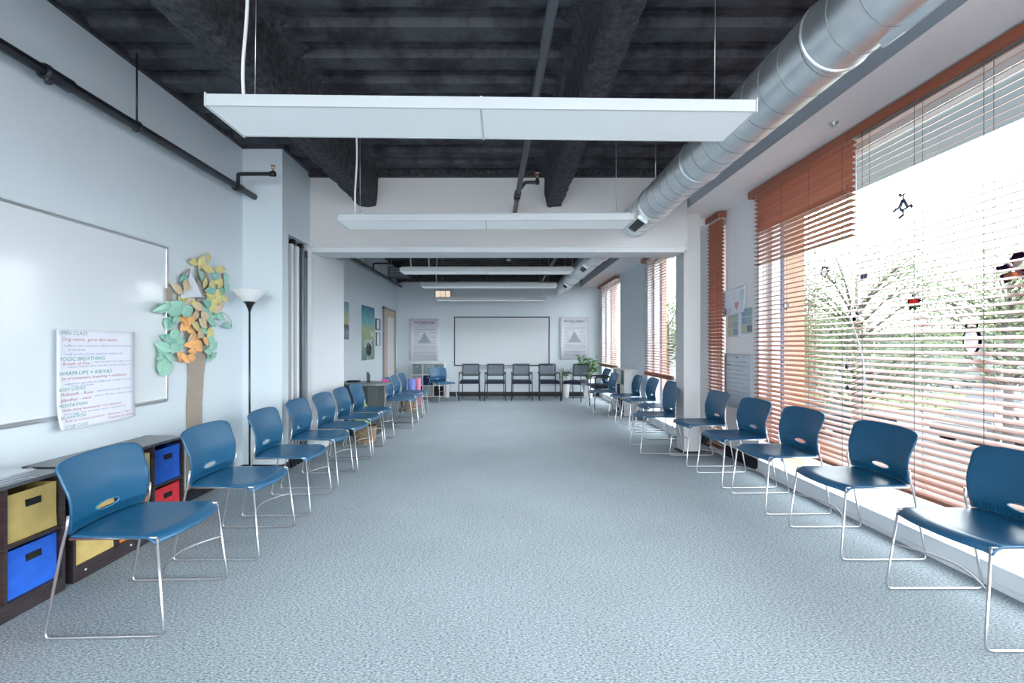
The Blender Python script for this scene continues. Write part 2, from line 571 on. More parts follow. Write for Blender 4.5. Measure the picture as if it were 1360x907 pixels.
box(bm, -2.9, -2.55, YB - 0.2, YB, 0.6, 2.9)
box(bm, 1.95, 2.9, YB - 0.2, YB, 0.6, 2.9)
struct('wall_rear', bm, M['wall'])
# header over the opening
bm = NB()
box(bm, -2.60, 2.14, HZ, 5.60, 2.40, DZ + 0.1)
struct('wall_header', bm, M['header'])
bm = NB()
box(bm, -2.20, 2.10, HZ - 0.012, 5.42, 2.375, 2.44)
box(bm, -2.20, 2.06, HZ - 0.02, HZ, 2.43, 2.445)
struct('trim_1', bm, M['track'], bevel=0.003)
bm = NB()
box(bm, 2.20, 2.40, 5.40, 5.62, 0, 2.9)
box(bm, 2.10, 2.24, 5.38, 5.60, 2.45, 2.9)
struct('wall_column', bm, M['header'])
bm = NB(); box(bm, 2.17, 2.41, 5.39, 5.63, 0, 0.02)
struct('baseboard_column', bm, M['black_base'])

# window wall: openings (y0, y1, z0, z1)
def wallrun(bm, x0, x1, y0, y1, opens, ztop):
    y = y0
    for (a, b, z0, z1) in opens:
        box(bm, x0, x1, y, a, 0, ztop)
        if z0 > 0:
            box(bm, x0, x1, a, b, 0, z0)
        box(bm, x0, x1, a, b, z1, ztop)
        y = b
    box(bm, x0, x1, y, y1, 0, ztop)
W1 = (-1.0, 4.62)
W2 = (5.30, 5.66)
W3 = (6.42, 7.66)
W4 = (9.45, 11.15)
bm = NB(); wallrun(bm, XR, XR + 0.20, YB - 0.2, 6.1, [W1 + (0.02, 2.86), W2 + (0.02, 2.86)], DZ + 0.1)
struct('wall_right', bm, M['wall_warm'])
bm = NB(); wallrun(bm, XRB, XRB + 0.17, 6.1, YF + 0.2, [W3 + (0.02, 2.76), W4 + (0.02, 2.76)], DZ + 0.1)
struct('wall_right', bm, M['wall'])
bm = NB(); box(bm, XRB, XR + 0.2, 6.02, 6.1, 0, DZ)
struct('wall_return', bm, M['wall'])
# outer brick skin
bm = NB(); wallrun(bm, XR + 0.24, XR + 0.46, YB - 0.2, 6.1, [(W1[0], W1[1] - 0.02, 0, 2.95), (W2[0], W2[1] - 0.02, 0, 2.95)], 3.3)
struct('wall_brick_skin', bm, M['brick'])
bm = NB(); wallrun(bm, XRB + 0.20, XRB + 0.32, 6.12, YF + 0.6, [(W3[0], W3[1] - 0.02, 0, 2.85), (W4[0], W4[1] - 0.02, 0, 2.85)], 3.2)
struct('wall_brick_skin', bm, M['brick'])
# soffit along the windows
def soffit(x0, x1, y0, y1, z):
    bm = NB()
    box(bm, x0, x1, y0, y1, z, DZ + 0.05)
    bm.faces.ensure_lookup_table()
    bm.normal_update()
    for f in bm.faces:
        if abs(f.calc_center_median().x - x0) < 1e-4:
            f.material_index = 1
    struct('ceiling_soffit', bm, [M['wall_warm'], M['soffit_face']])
soffit(2.16, XR, YB, 5.6, 2.90)
soffit(2.02, XRB + 0.1, 5.6, YF, 2.80)

# corrugated deck
def deck(y0, y1, x0, x1, z):
    bm = NB()
    P = 0.30
    y = y0
    pts = []
    while y < y1:
        pts += [(y, 0), (y + 0.13, 0), (y + 0.155, 0.045), (y + 0.16, 0.045), (y + 0.21, 0.045), (y + 0.215, 0.035), (y + 0.225, 0.035), (y + 0.23, 0.045), (y + 0.275, 0.045)]
        y += P
    pts.append((y1 + 0.1, 0))
    va = [bm.verts.new((x0, a, z + b)) for a, b in pts]
    vb = [bm.verts.new((x1, a, z + b)) for a, b in pts]
    for i in range(len(pts) - 1):
        bm.faces.new((va[i], vb[i], vb[i + 1], va[i + 1]))
    box(bm, x0, x1, y0, y1, z + 0.06, z + 0.14)
    return bm
struct('ceiling', deck(YB - 0.2, 5.2, XL - 0.1, 2.3, DZ), M['deck'])
struct('ceiling', deck(5.2, YF + 0.1, XLB - 0.1, 2.3, DZ), M['deck'])

def rough_extrude(prof, y0, y1, step, amp, axis='y', seed=0.0):
    """Sweep a cross-section along an axis with the lumps of sprayed fireproofing."""
    bm = NB()
    n = max(2, int((y1 - y0) / step))
    rings = []
    for i in range(n + 1):
        y = y0 + (y1 - y0) * i / n
        ring = []
        for (a, z) in prof:
            p = Vector((a, y, z)) if axis == 'y' else Vector((y, a, z))
            d = noise.noise_vector((p + Vector((seed, 0, 0))) * 9.0) * amp + noise.noise_vector((p + Vector((seed, 3, 0))) * 26.0) * amp * 0.5
            ring.append(bm.verts.new(p + d))
        rings.append(ring)
    for r0, r1 in zip(rings, rings[1:]):
        for k in range(len(prof) - 1):
            f = bm.faces.new((r0[k], r0[k + 1], r1[k + 1], r1[k]))
            f.smooth = True
    for r in (rings[0], rings[-1]):
        bm.faces.new(r)
    return bm
def beam_profile(x0, x1, zb, flare):
    pr = []
    # left side, top to bottom
    for k in range(7):
        a = k / 6 * PI / 2
        pr.append((x0 - 0.012 - flare * (1 - math.sin(a)), DZ + 0.03 - flare * (1 - math.cos(a))))
    pr += [(x0 - 0.01, zb + 0.16), (x0, zb + 0.06), (x0 + 0.01, zb + 0.01), (x0 + 0.05, zb), ((x0 + x1) / 2, zb), (x1 - 0.05, zb), (x1 - 0.01, zb + 0.01), (x1, zb + 0.06), (x1 + 0.01, zb + 0.16)]
    for k in range(6, -1, -1):
        a = k / 6 * PI / 2
        pr.append((x1 + 0.012 + flare * (1 - math.sin(a)), DZ + 0.03 - flare * (1 - math.cos(a))))
    return pr
struct('ceiling_beam', rough_extrude(beam_profile(-1.66, -1.45, 2.90, 0.13), YB, HZ, 0.03, 0.014), M['foam'])
struct('ceiling_beam', rough_extrude(beam_profile(0.50, 0.69, 2.90, 0.13), YB, HZ, 0.03, 0.014, seed=5), M['foam'])
struct('ceiling_beam', rough_extrude(beam_profile(8.20, 8.42, 2.95, 0.10), XLB + 0.02, 2.02, 0.035, 0.012, 'x', 2), M['foam'])
struct('ceiling_beam', rough_extrude([(11.28, 3.09), (11.28, 2.94), (11.47, 2.94), (11.47, 3.09)], XLB + 0.03, 2.02, 0.05, 0.006, 'x', 8), M['foam'])
# foam on the wall-side edge of the deck
bm = NB(); box(bm, XL, 2.1, HZ - 0.05, HZ, 3.24, 3.33)
struct('ceiling_edge', bm, M['foam'])
bm = NB(); box(bm, XL, XL + 0.03, YB, 4.5, 3.285, 3.34); box(bm, -2.22, -2.19, 4.5, HZ, 3.285, 3.34); box(bm, XL, -2.19, 4.47, 4.5, 3.285, 3.34)
struct('ceiling_edge', bm, M['deck'])

# baseboards
bm = NB(); box(bm, XL, XL + 0.012, YB, 4.5, 0, 0.10); box(bm, XL, -2.22, 4.488, 4.5, 0, 0.10)
box(bm, -2.22, -2.208, 4.488, 4.63, 0, 0.10)
struct('baseboard_left', bm, M['black_base'])
bm = NB(); box(bm, XLB, XRB, YF - 0.012, YF, 0, 0.11)
struct('baseboard_far', bm, M['black_base'])
bm = NB(); box(bm, XLB, XLB + 0.012, 6.3, YF, 0, 0.10)
struct('baseboard_left', bm, M['black_base'])
bm = NB(); box(bm, XR - 0.014, XR, W1[1] + 0.02, W2[0] - 0.01, 0, 0.12); box(bm, XR - 0.014, XR, W2[1] + 0.02, 6.0, 0, 0.12)
struct('baseboard_right', bm, M['black_base'])
bm = NB(); box(bm, XRB - 0.014, XRB, W3[1] + 0.02, W4[0], 0, 0.12)
struct('baseboard_right', bm, M['black_base'])

# windows: frame, panes, sill curb
wi = 0
def window(y0, y1, x, ztop, mull, curb=0.0):
    global wi
    wi += 1
    fx0, fx1 = x + 0.10, x + 0.19
    bm = NB()
    t = 0.055
    box(bm, fx0, fx1, y0, y0 + t, 0.02, ztop); box(bm, fx0, fx1, y1 - t, y1, 0.02, ztop)
    box(bm, fx0, fx1, y0, y1, 0.02, 0.12); box(bm, fx0, fx1, y0, y1, ztop - 0.06, ztop)
    for m in mull:
        box(bm, fx0, fx1, m - 0.03, m + 0.03, 0.10, ztop - 0.04)
    fr = struct('window_%d' % wi, bm, M['white_paint'], bevel=0.004)
    bm = NB(); box(bm, fx0 + 0.05, fx0 + 0.056, y0 + t, y1 - t, 0.10, ztop - 0.05)
    obj('pane', bm, M['glass'], fr)
    bm = NB(); box(bm, fx1, fx1 + 0.035, y1 - 0.06, y1 - 0.025, 0.02, ztop)
    obj('gasket', bm, M['gasket'], fr)
    bm = NB(); box(bm, x - 0.012, fx0, y0, y1, 0.0, 0.11)
    box(bm, x - 0.02, fx0, y0, y1, 0.11, 0.125)
    box(bm, x - 0.03, x - 0.012, y0, y1, 0.0, 0.03)
    obj('window_sill', bm, M['white_paint'], fr, bevel=0.003)
    return fr
window(W1[0], W1[1], XR, 2.86, [0.9, 2.3])
window(W2[0], W2[1], XR, 2.86, [])
window(W3[0], W3[1], XRB, 2.76, [])
window(W4[0], W4[1], XRB, 2.76, [10.2])
bm = NB()
for x in (-2.55, -1.05, 0.45, 1.89):
    box(bm, x, x + 0.06, YB - 0.12, YB - 0.06, 0.6, 2.9)
box(bm, -2.55, 1.95, YB - 0.12, YB - 0.06, 0.6, 0.66); box(bm, -2.55, 1.95, YB - 0.12, YB - 0.06, 2.84, 2.9)
rw = struct('window_5', bm, M['white_paint'])  # unseen glazing, added to bring daylight from behind the camera
bm = NB(); box(bm, -2.5, 1.9, YB - 0.1, YB - 0.094, 0.62, 2.88)
obj('pane', bm, M['glass'], rw)

# far door with a papered light
bm = NB(); dy0, dy1 = onleft(508, 0, 2.72)[0], onleft(524.2, 0, 2.72)[0]
X = XLB
box(bm, X, X + 0.03, dy0, dy0 + 0.06, 0, 2.19); box(bm, X, X + 0.03, dy1 - 0.06, dy1, 0, 2.19); box(bm, X, X + 0.03, dy0, dy1, 2.13, 2.19)
dr = struct('door_1', bm, M['door_frame'])
bm = NB(); box(bm, X, X + 0.018, dy0 + 0.06, dy1 - 0.06, 0.01, 2.13)
obj('door_leaf', bm, M['door_wood'], dr)
bm = NB()
ya, yb = dy0 + 0.36, dy1 - 0.20
pts = []
for k in range(25):
    z = 0.18 + 1.8 * k / 24
    pts.append((X + 0.02, ya + noise.noise(Vector((k * 0.9, 0, 0))) * 0.05, z))
for k in range(24, -1, -1):
    z = 0.18 + 1.8 * k / 24
    pts.append((X + 0.02, yb + noise.noise(Vector((k * 0.8, 5, 0))) * 0.05, z))
prism(bm, pts, (0.004, 0, 0))
obj('paper_cover', bm, mat('crumpled_white_tissue', (0.66, 0.66, 0.70), 0.7, bump=1.0, bscale=18, bdist=0.02), dr)
bm = NB(); tube(bm, [(X + 0.018, dy0 + 0.14, 1.0), (X + 0.07, dy0 + 0.14, 1.0), (X + 0.07, dy0 + 0.25, 1.0)], 0.012, 8)
lathe(bm, [(0.03, 0.0), (0.03, 0.01)], (0, 0, 0), 12)
for v in bm.verts:
    if v.co.x > -1:
        v.co = Vector((X + 0.018 + v.co.z, dy0 + 0.14 + v.co.x, 1.0 + v.co.y))
obj('door_handle', bm, M['silver'], dr)

# ------------------------------------------------------------------ stacking chairs
def back_x(u, t):
    """Backrest surface: u across (-1..1), t up (0..1)."""
    x = -0.178 + 0.016 * math.sin(PI * min(t / 0.7, 1.0))
    if t > 0.42:
        x -= (0.036 + 0.012 * u * u) * ((t - 0.42) / 0.58) ** 2
    x -= 0.032 * (1 - u * u)
    return x
BZ0, BH = 0.452, 0.335
def chair_back_bm():
    nu = 48
    zs = [0.0, .01, .02, .03, .038, .044, .050, .056, .062, .068, .074, .080, .086, .094, .105, .12, .14, .16, .18, .20, .22, .24, .26, .275, .29, .30, .31, .318, .325, .330, BH]
    bm = NB()
    hz, ha, hb = 0.066, 0.068, 0.020
    grid = []
    for dz in zs:
        row = []
        t = dz / BH
        w = 0.220 + 0.022 * min(1, t * 1.2)
        if t > 0.88:
            w -= 0.022 * ((t - 0.88) / 0.12) ** 2.5
        for i in range(nu + 1):
            u = -1 + 2 * i / nu
            z = BZ0 + dz - 0.018 * max(0, t) ** 3 * abs(u) ** 4
            row.append([u * w, z, u, t])
        grid.append(row)
    def inside(y, dz):
        return (y / ha) ** 2 + ((dz - hz) / hb) ** 2 < 1
    V = [[None] * (nu + 1) for _ in zs]
    keep = []
    for j in range(len(zs) - 1):
        for i in range(nu):
            cy = (grid[j][i][0] + grid[j + 1][i + 1][0]) / 2
            cz = (zs[j] + zs[j + 1]) / 2
            if not inside(cy, cz):
                keep.append((j, i))
    used = {}
    for (j, i) in keep:
        for (a, b) in ((j, i), (j, i + 1), (j + 1, i + 1), (j + 1, i)):
            used[(a, b)] = used.get((a, b), 0) + 1
    for (j, i) in used:
        y, z, u, t = grid[j][i]
        dz = zs[j]
        q = math.hypot(y / ha, (dz - hz) / hb)
        if used[(j, i)] < 4 and q < 1.5 and 0 < j < len(zs) - 1 and 0 < i < nu:
            ny = y / q
            nz = hz + (dz - hz) / q
            z += nz - dz
            u = u * (ny / y) if abs(y) > 1e-6 else u
            y = ny
            t = nz / BH
        V[j][i] = bm.verts.new((back_x(u, t), y, z))
    for (j, i) in keep:
        f = bm.faces.new((V[j][i], V[j][i + 1], V[j + 1][i + 1], V[j + 1][i]))
        f.smooth = True
    # flutes across the foot of the backrest
    n = 38
    for k in range(n + 1):
        y = -0.205 + 0.41 * k / n
        z0, z1 = 0.010, 0.046
        e = (y / (ha + 0.006)) ** 2
        if e < 1:
            z1 = min(z1, hz - (hb + 0.006) * math.sqrt(1 - e))
        if z1 - z0 < 0.01:
            continue
        u = y / 0.225
        x0, x1 = back_x(u, z0 / BH), back_x(u, z1 / BH)
        vs = [bm.verts.new(p) for p in ((x0, y - .0022, BZ0 + z0), (x0, y + .0022, BZ0 + z0), (x1, y + .0022, BZ0 + z1), (x1, y - .0022, BZ0 + z1),
                                        (x0 + .007, y - .0018, BZ0 + z0 + .003), (x0 + .007, y + .0018, BZ0 + z0 + .003), (x1 + .007, y + .0018, BZ0 + z1), (x1 + .007, y - .0018, BZ0 + z1))]
        for f in ((4, 5, 6, 7), (0, 4, 7, 3), (1, 2, 6, 5), (0, 1, 5, 4), (3, 7, 6, 2)):
            bm.faces.new([vs[q] for q in f])
    # the rim of the grip hole
    ring = []
    for k in range(32):
        a = 2 * PI * k / 32
        y, dz = ha * math.cos(a), hz + hb * math.sin(a)
        ring.append((back_x(y / 0.23, dz / BH) + 0.001, y, BZ0 + dz))
    tube(bm, ring, 0.0042, 8, closed=True, mi=1)
    return bm
def chair_seat_bm():
    bm = NB()
    nu, nv = 36, 24
    rows = []
    for j in range(nv + 1):
        s = j / nv
        row = []
        for i in range(nu + 1):
            u = -1 + 2 * i / nu
            xb = back_x(u, 0.0) + 0.002
            xf = 0.208 + 0.052 * (1 - abs(u) ** 2.2)
            w = 0.236 - 0.014 * s
            x = xf + (xb - xf) * s
            z = 0.450 + 0.004 * s - 0.014 * (1 - u * u) * math.sin(PI * min(1, s * 1.05)) + 0.006 * (1 - abs(u) ** 2) * max(0, 1 - s * 4)
            if s < 0.14:
                q = (0.14 - s) / 0.14
                z -= 0.034 * q ** 1.7
            z -= 0.007 * abs(u) ** 10
            row.append(bm.verts.new((x, u * w, z)))
        rows.append(row)
    for a, b in zip(rows, rows[1:]):
        for i in range(nu):
            f = bm.faces.new((a[i], b[i], b[i + 1], a[i + 1]))
            f.smooth = True
    return bm
def make_stack_chair(label, loc, rotz, group):
    t = thing('stacking_chair', label, 'chair', loc, rotz, group)
    b = obj('backrest', chair_back_bm(), [M['blue_shell'], M['hole_rim']], t, recalc=False)
    s = obj('seat', chair_seat_bm(), M['blue_shell'], t, recalc=False)
    for o, off in ((b, 1), (s, -1)):
        m = o.modifiers.new('thickness', 'SOLIDIFY')
        m.thickness = 0.008
        m.offset = -off if o is b else 1
    for sy in (-1, 1):
        bm = NB()
        pts = [(0.205, sy * 0.224, 0.430), (0.250, sy * 0.244, 0.007), (-0.268, sy * 0.244, 0.007), (-0.186, sy * 0.243, 0.43), (-0.172, sy * 0.243, 0.475), (-0.166, sy * 0.241, 0.545)]
        tube(bm, fillet(pts, 0.035), 0.0058, 8)
        tube(bm, fillet([(0.205, sy * 0.224, 0.436), (-0.175, sy * 0.224, 0.436)], 0.01), 0.0055, 6)
        obj('sled_leg', bm, M['chrome'], t)
    bm = NB()
    tube(bm, [(0.228 - 0.085 * math.sin(PI * k / 14), -0.235 + 0.47 * k / 14, 0.25 + 0.012 * math.sin(PI * k / 14)) for k in range(15)], 0.0045, 6)
    obj('front_brace', bm, M['chrome'], t)
    for xx in (0.12, -0.13):
        bm = NB(); tube(bm, [(xx, -0.224, 0.434), (xx, 0.224, 0.434)], 0.0055, 6)
        obj('seat_support', bm, M['chrome'], t)
    return t
GL = 'blue stacking chairs along the whiteboard wall'
GR = 'blue stacking chairs along the window wall'
# (front foot X, near foot Y, turn in degrees, label)
leftrow = [
    (-1.515, 1.975, 2, 'blue plastic stacking chair in front of the yellow and blue fabric bins, nearest the camera'),
    (-1.475, 2.69, 1, 'blue plastic stacking chair beside the paper tree trunk, second of its row'),
    (-1.475, 3.39, 3, 'blue plastic stacking chair in front of the torchiere lamp, third of its row'),
    (-1.505, 4.05, 3, 'blue plastic stacking chair in front of the partition pocket, fourth of its row'),
    (-1.49, 4.60, 0, 'blue plastic stacking chair just past the partition pocket, fifth of its row'),
    (-1.51, 5.21, 1, 'blue plastic stacking chair in front of the white partition leaf, sixth of its row'),
    (-1.515, 5.78, 0, 'blue plastic stacking chair just before the grey desk, seventh of its row'),
    (-1.40, 6.97, 1, 'blue plastic stacking chair just past the grey desk, first of the group of three'),
    (-1.42, 7.55, 1, 'blue plastic stacking chair past the grey desk, middle of the group of three'),
    (-1.42, 8.13, 1, 'blue plastic stacking chair before the rolled foam mats, last of the group of three'),
]
proto = None
for fx, ny, deg, lab in leftrow:
    a = R(deg)
    cx, cy = fx - 0.25, ny + 0.246
    if proto is None:
        proto = make_stack_chair(lab, (cx, cy, 0), a, GL)
    else:
        dup(proto, (cx, cy, 0), a, lab, GL)
rightrow = [
    (2.045, 1.885, 0, 'dark blue stacking chair by the big window, cut off by the picture edge'),
    (2.045, 2.69, 0, 'dark blue stacking chair by the big window, second from the camera'),
    (2.01, 3.42, 1, 'dark blue stacking chair by the big window, third from the camera'),
    (1.985, 4.06, 2, 'dark blue stacking chair in front of the brown closed blind end, fourth from the camera'),
    (1.975, 4.78, 0, 'dark blue stacking chair in front of the narrow window, just before the column'),
    (1.665, 5.34, -2, 'dark blue stacking chair pulled forward in front of the white column'),
    (1.975, 6.17, 0, 'dark blue stacking chair half hidden behind the chair pulled forward at the column'),
    (1.945, 6.86, 0, 'dark blue stacking chair under the window just past the column'),
    (1.90, 7.50, 0, 'dark blue stacking chair beside the end panel of the white cube shelf'),
    (1.645, 8.14, 2, 'dark blue stacking chair in front of the white cube shelf openings'),
    (1.88, 9.72, 4, 'dark blue stacking chair behind the black armchair under the farthest window'),
]
for fx, ny, deg, lab in rightrow:
    dup(proto, (fx + 0.25, ny + 0.246, 0), PI + R(deg), lab, GR)
dup(proto, (-1.40, 10.42, 0), R(-48), 'blue stacking chair standing alone in front of the white cube shelf under the poster', None)

# ------------------------------------------------------------------ guest armchairs
def make_armchair(label, loc, rotz, group):
    """Faces -Y."""
    t = thing('guest_armchair', label, 'chair', loc, rotz, group)
    bm = NB()
    vs = box(bm, -0.225, 0.225, -0.235, 0.21, 0.415, 0.475)
    obj('seat', bm, M['cushion'], t, bevel=0.02, smooth=True)
    bm = NB()
    n = 10
    rows = []
    for j in range(6):
        z = 0.575 + 0.26 * j / 5
        rows.append([bm.verts.new((-0.19 + 0.38 * i / n, 0.235 + 0.02 * j / 5 + 0.018 * (1 - (2 * i / n - 1) ** 2), z)) for i in range(n + 1)])
    for a, b in zip(rows, rows[1:]):
        for i in range(n):
            bm.faces.new((a[i], a[i + 1], b[i + 1], b[i])).smooth = True
    o = obj('backrest', bm, M['mesh_grey'], t, recalc=False)
    m = o.modifiers.new('thickness', 'SOLIDIFY'); m.thickness = 0.006; m.offset = 0
    bm = NB()
    tube(bm, fillet([(-0.2, 0.225, 0.46), (-0.2, 0.235, 0.56), (-0.2, 0.258, 0.845), (0.2, 0.258, 0.845), (0.2, 0.235, 0.56), (0.2, 0.225, 0.46)], 0.02), 0.012, 8)
    tube(bm, [(-0.2, 0.237, 0.57), (-0.1, 0.252, 0.57), (0.1, 0.252, 0.57), (0.2, 0.237, 0.57)], 0.012, 8)
    obj('back_frame', bm, M['chair_black'], t)
    for sx in (-1, 1):
        bm = NB()
        tube(bm, fillet([(sx * 0.235, -0.23, 0.62), (sx * 0.24, -0.21, 0.655), (sx * 0.24, 0.12, 0.655), (sx * 0.205, 0.235, 0.60)], 0.03), [0.016] * 14, 8)
        obj('arm', bm, M['chair_black'], t)
        bm = NB(); tube(bm, [(sx * 0.235, -0.23, 0.64), (sx * 0.25, -0.255, 0.0)], 0.011, 8)
        obj('leg', bm, M['chair_black'], t)
        bm = NB(); tube(bm, [(sx * 0.2, 0.225, 0.47), (sx * 0.205, 0.25, 0.0)], 0.011, 8)
        obj('leg', bm, M['chair_black'], t)
    bm = NB()
    tube(bm, fillet([(-0.235, -0.225, 0.405), (0.235, -0.225, 0.405), (0.2, 0.225, 0.405), (-0.2, 0.225, 0.405), (-0.235, -0.225, 0.405)], 0.01), 0.010, 6)
    obj('seat_frame', bm, M['chair_black'], t)
    return t
GA = 'black armchairs against the far wall'
ap = make_armchair('black mesh armchair under the whiteboard, nearest the cube shelf', (-0.775, 10.73, 0), 0, GA)
dup(ap, (-0.165, 10.73, 0), 0, 'black mesh armchair under the whiteboard, second from the cube shelf', GA)
dup(ap, (0.465, 10.73, 0), 0, 'black mesh armchair under the whiteboard, third from the cube shelf', GA)
dup(ap, (1.115, 10.73, 0), R(2), 'black mesh armchair at the plant end of the whiteboard, facing straight ahead', GA)
dup(ap, (1.75, 10.56, 0), R(-36), 'black mesh armchair turned at an angle in front of the plants', GA)
dup(ap, (2.14, 9.37, 0), R(-90), 'black mesh armchair side-on beneath the farthest window blind', GA)

# ------------------------------------------------------------------ cube organisers and fabric bins
def organiser(name, label, cat, x_front, depth, y0, ncol, pitch, z_rows, face, mtl, top_m, pt=0.016, kick=0.083):
    """Open shelf whose openings look to +X (face='x')."""
    t = thing(name, label, cat, (x_front, y0, 0))
    W = ncol * pitch + pt
    bm = NB(); box(bm, -depth, 0, 0, W, z_rows[-1], z_rows[-1] + 0.018)
    obj('top_panel', bm, top_m, t, bevel=0.001)
    bm = NB(); box(bm, -depth, -depth + 0.006, 0.002, W - 0.002, 0, z_rows[-1])
    obj('back_panel', bm, mtl, t)
    for yy in (0, W - pt):
        bm = NB(); box(bm, -depth, 0, yy, yy + pt, 0, z_rows[-1])
        obj('side_panel', bm, mtl, t, bevel=0.001)
    for k in range(1, ncol):
        bm = NB(); box(bm, -depth + 0.006, 0, k * pitch, k * pitch + pt, z_rows[0], z_rows[-1])
        obj('divider', bm, mtl, t)
    for z in z_rows[:-1]:
        bm = NB(); box(bm, -depth + 0.006, -0.001, pt, W - pt, z - pt, z)
        obj('shelf', bm, mtl, t)
    bm = NB(); box(bm, -0.02, 0.001, pt, W - pt, 0, z_rows[0] - pt + 0.001)
    obj('kick_board', bm, mtl, t)
    bm = NB()
    for yy in (0.07, W / 2 - 0.05):
        tube(bm, [(0.001, yy, kick * 0.55), (0.004, yy, kick * 0.55)], 0.006, 8)
    obj('screw_cap', bm, M['white_paint'], t)
    return t
def bin_box(x, y0, y1, z0, z1, m, label, group, depth=0.26, parent_slot=True):
    t = thing('fabric_bin', label, 'storage bin', (x, (y0 + y1) / 2, z0), 0, group)
    w = (y1 - y0) / 2
    h = z1 - z0
    bm = NB()
    n = 8
    # slightly bulging front
    rows = []
    for j in range(n + 1):
        row = []
        for i in range(n + 1):
            u, v = -1 + 2 * i / n, j / n
            row.append(bm.verts.new((0.010 * (1 - u * u) * math.sin(PI * v) - 0.004 * v, u * (w - 0.003 * math.sin(PI * v)), v * h)))
        rows.append(row)
    for a, b in zip(rows, rows[1:]):
        for i in range(n):
            bm.faces.new((a[i], a[i + 1], b[i + 1], b[i])).smooth = True
    box(bm, -depth, -0.004, -w, -w + 0.006, 0, h); box(bm, -depth, -0.004, w - 0.006, w, 0, h)
    box(bm, -depth, -0.004, -w + 0.006, w - 0.006, 0, 0.006); box(bm, -depth, -depth + 0.006, -w + 0.006, w - 0.006, 0.006, h)
    obj('bin_body', bm, m, t)
    if parent_slot:
        bm = NB(); box(bm, 0.002, 0.0085, -0.036, 0.036, h * 0.66, h * 0.66 + 0.034)
        obj('grip_slot', bm, M['slot'], t)
    return t
XF = -2.33
UW = 0.278
GB = 'fabric bins in the dark cube organisers'
yA = 2.378 - 3 * UW - 0.016
organiser('cube_organiser', 'dark wood cube organiser at the left picture edge with a binder on top', 'shelf unit', XF, 0.29, yA, 3, UW, [0.083, 0.352, 0.622], 'x', M['dark_wood'], M['cab_top'])
yB = 2.43
organiser('cube_organiser', 'dark wood cube organiser behind the nearest chair, ending by the paper tree', 'shelf unit', XF - 0.008, 0.29, yB, 3, UW, [0.083, 0.352, 0.622], 'x', M['dark_wood'], M['cab_top'])
def bins(yb, cols, names, tail):
    for c in range(3):
        for r in range(2):
            key = cols[r][c]
            z0 = (0.083, 0.352)[r] + 0.001
            y0 = yb + c * UW + 0.016 + 0.006
            bin_box(XF - 0.02 + rnd.uniform(-0.004, 0.004), y0, y0 + UW - 0.030, z0, z0 + 0.232, M['bin_' + key], names[r][c] + tail, GB)
bins(yA, [['red', 'orange', 'blue'], ['blue', 'red', 'yellow']],
     [['red fabric bin on the lower shelf outside the picture edge', 'orange fabric bin on the lower shelf, cut by the picture edge', 'blue fabric bin with black slot below the yellow bin'],
      ['blue fabric bin on the upper shelf outside the picture edge', 'red fabric bin on the upper shelf, cut by the picture edge', 'yellow fabric bin with black slot under the binder']], ', left organiser')
bins(yB, [['yellow', 'orange', 'red'], ['yellow', 'yellow', 'blue']],
     [['yellow fabric bin seen low behind the nearest chair seat', 'orange fabric bin mostly hidden by the nearest chair seat', 'red fabric bin below the blue bin beside the tree trunk'],
      ['yellow fabric bin seen through the grip hole of the nearest chair', 'yellow fabric bin in the top row next to the blue one', 'blue fabric bin at the top end beside the tree trunk']], ', second organiser')
# binder on top of the near organiser
t = thing('ring_binder', 'clear and white ring binder lying on the dark organiser top', 'binder', (-2.47, 2.03, 0.640))
bm = NB(); box(bm, -0.14, 0.135, -0.20, 0.205, 0, 0.003); box(bm, -0.14, 0.135, -0.20, 0.205, 0.040, 0.043); box(bm, -0.14, -0.137, -0.2, 0.205, 0.003, 0.04)
obj('cover', bm, mat('clear_white_vinyl', (0.55, 0.60, 0.66), 0.15, spec=0.8), t, bevel=0.001)
bm = NB()
for k in range(9):
    box(bm, -0.13, 0.118 + 0.006 * (k % 3), -0.19, 0.19 + 0.004 * (k % 2), 0.004 + k * 0.004, 0.007 + k * 0.004)
obj('pages', bm, M['paper_grey'], t)
bm = NB(); tube(bm, [(0.11 + 0.016 * math.cos(a * PI / 8), 0.198, 0.034 + 0.016 * math.sin(a * PI / 8)) for a in range(16)], 0.003, 6, closed=True)
obj('ring', bm, M['chrome'], t)

def white_cubes(label, loc, rotz, ncol, nrow, pitch, depth):
    """Openings look to -Y before turning."""
    t = thing('cube_shelf', label, 'shelf unit', loc, rotz)
    W, H = ncol * pitch + 0.02, nrow * pitch + 0.03
    for nm, b in (('side_panel', (-W / 2, -W / 2 + 0.02, 0, H)), ('side_panel', (W / 2 - 0.02, W / 2, 0, H)), ('top_panel', (-W / 2, W / 2, H, H + 0.02))):
        bm = NB(); box(bm, b[0], b[1], 0, depth, b[2], b[3]); obj(nm, bm, M['shelf_white'], t, bevel=0.001)
    for k in range(nrow):
        bm = NB(); box(bm, -W / 2 + 0.02, W / 2 - 0.02, 0.001, depth - 0.006, 0.02 + k * pitch, 0.04 + k * pitch - 0.002); obj('shelf', bm, M['shelf_white'], t)
    for k in range(1, ncol):
        bm = NB(); box(bm, -W / 2 + k * pitch, -W / 2 + k * pitch + 0.02, 0, depth - 0.007, 0.02, H - 0.001); obj('divider', bm, M['shelf_white'], t)
    bm = NB(); box(bm, -W / 2 + 0.02, W / 2 - 0.02, depth - 0.006, depth, 0.02, H); obj('back_panel', bm, M['shelf_white'], t)
    return t
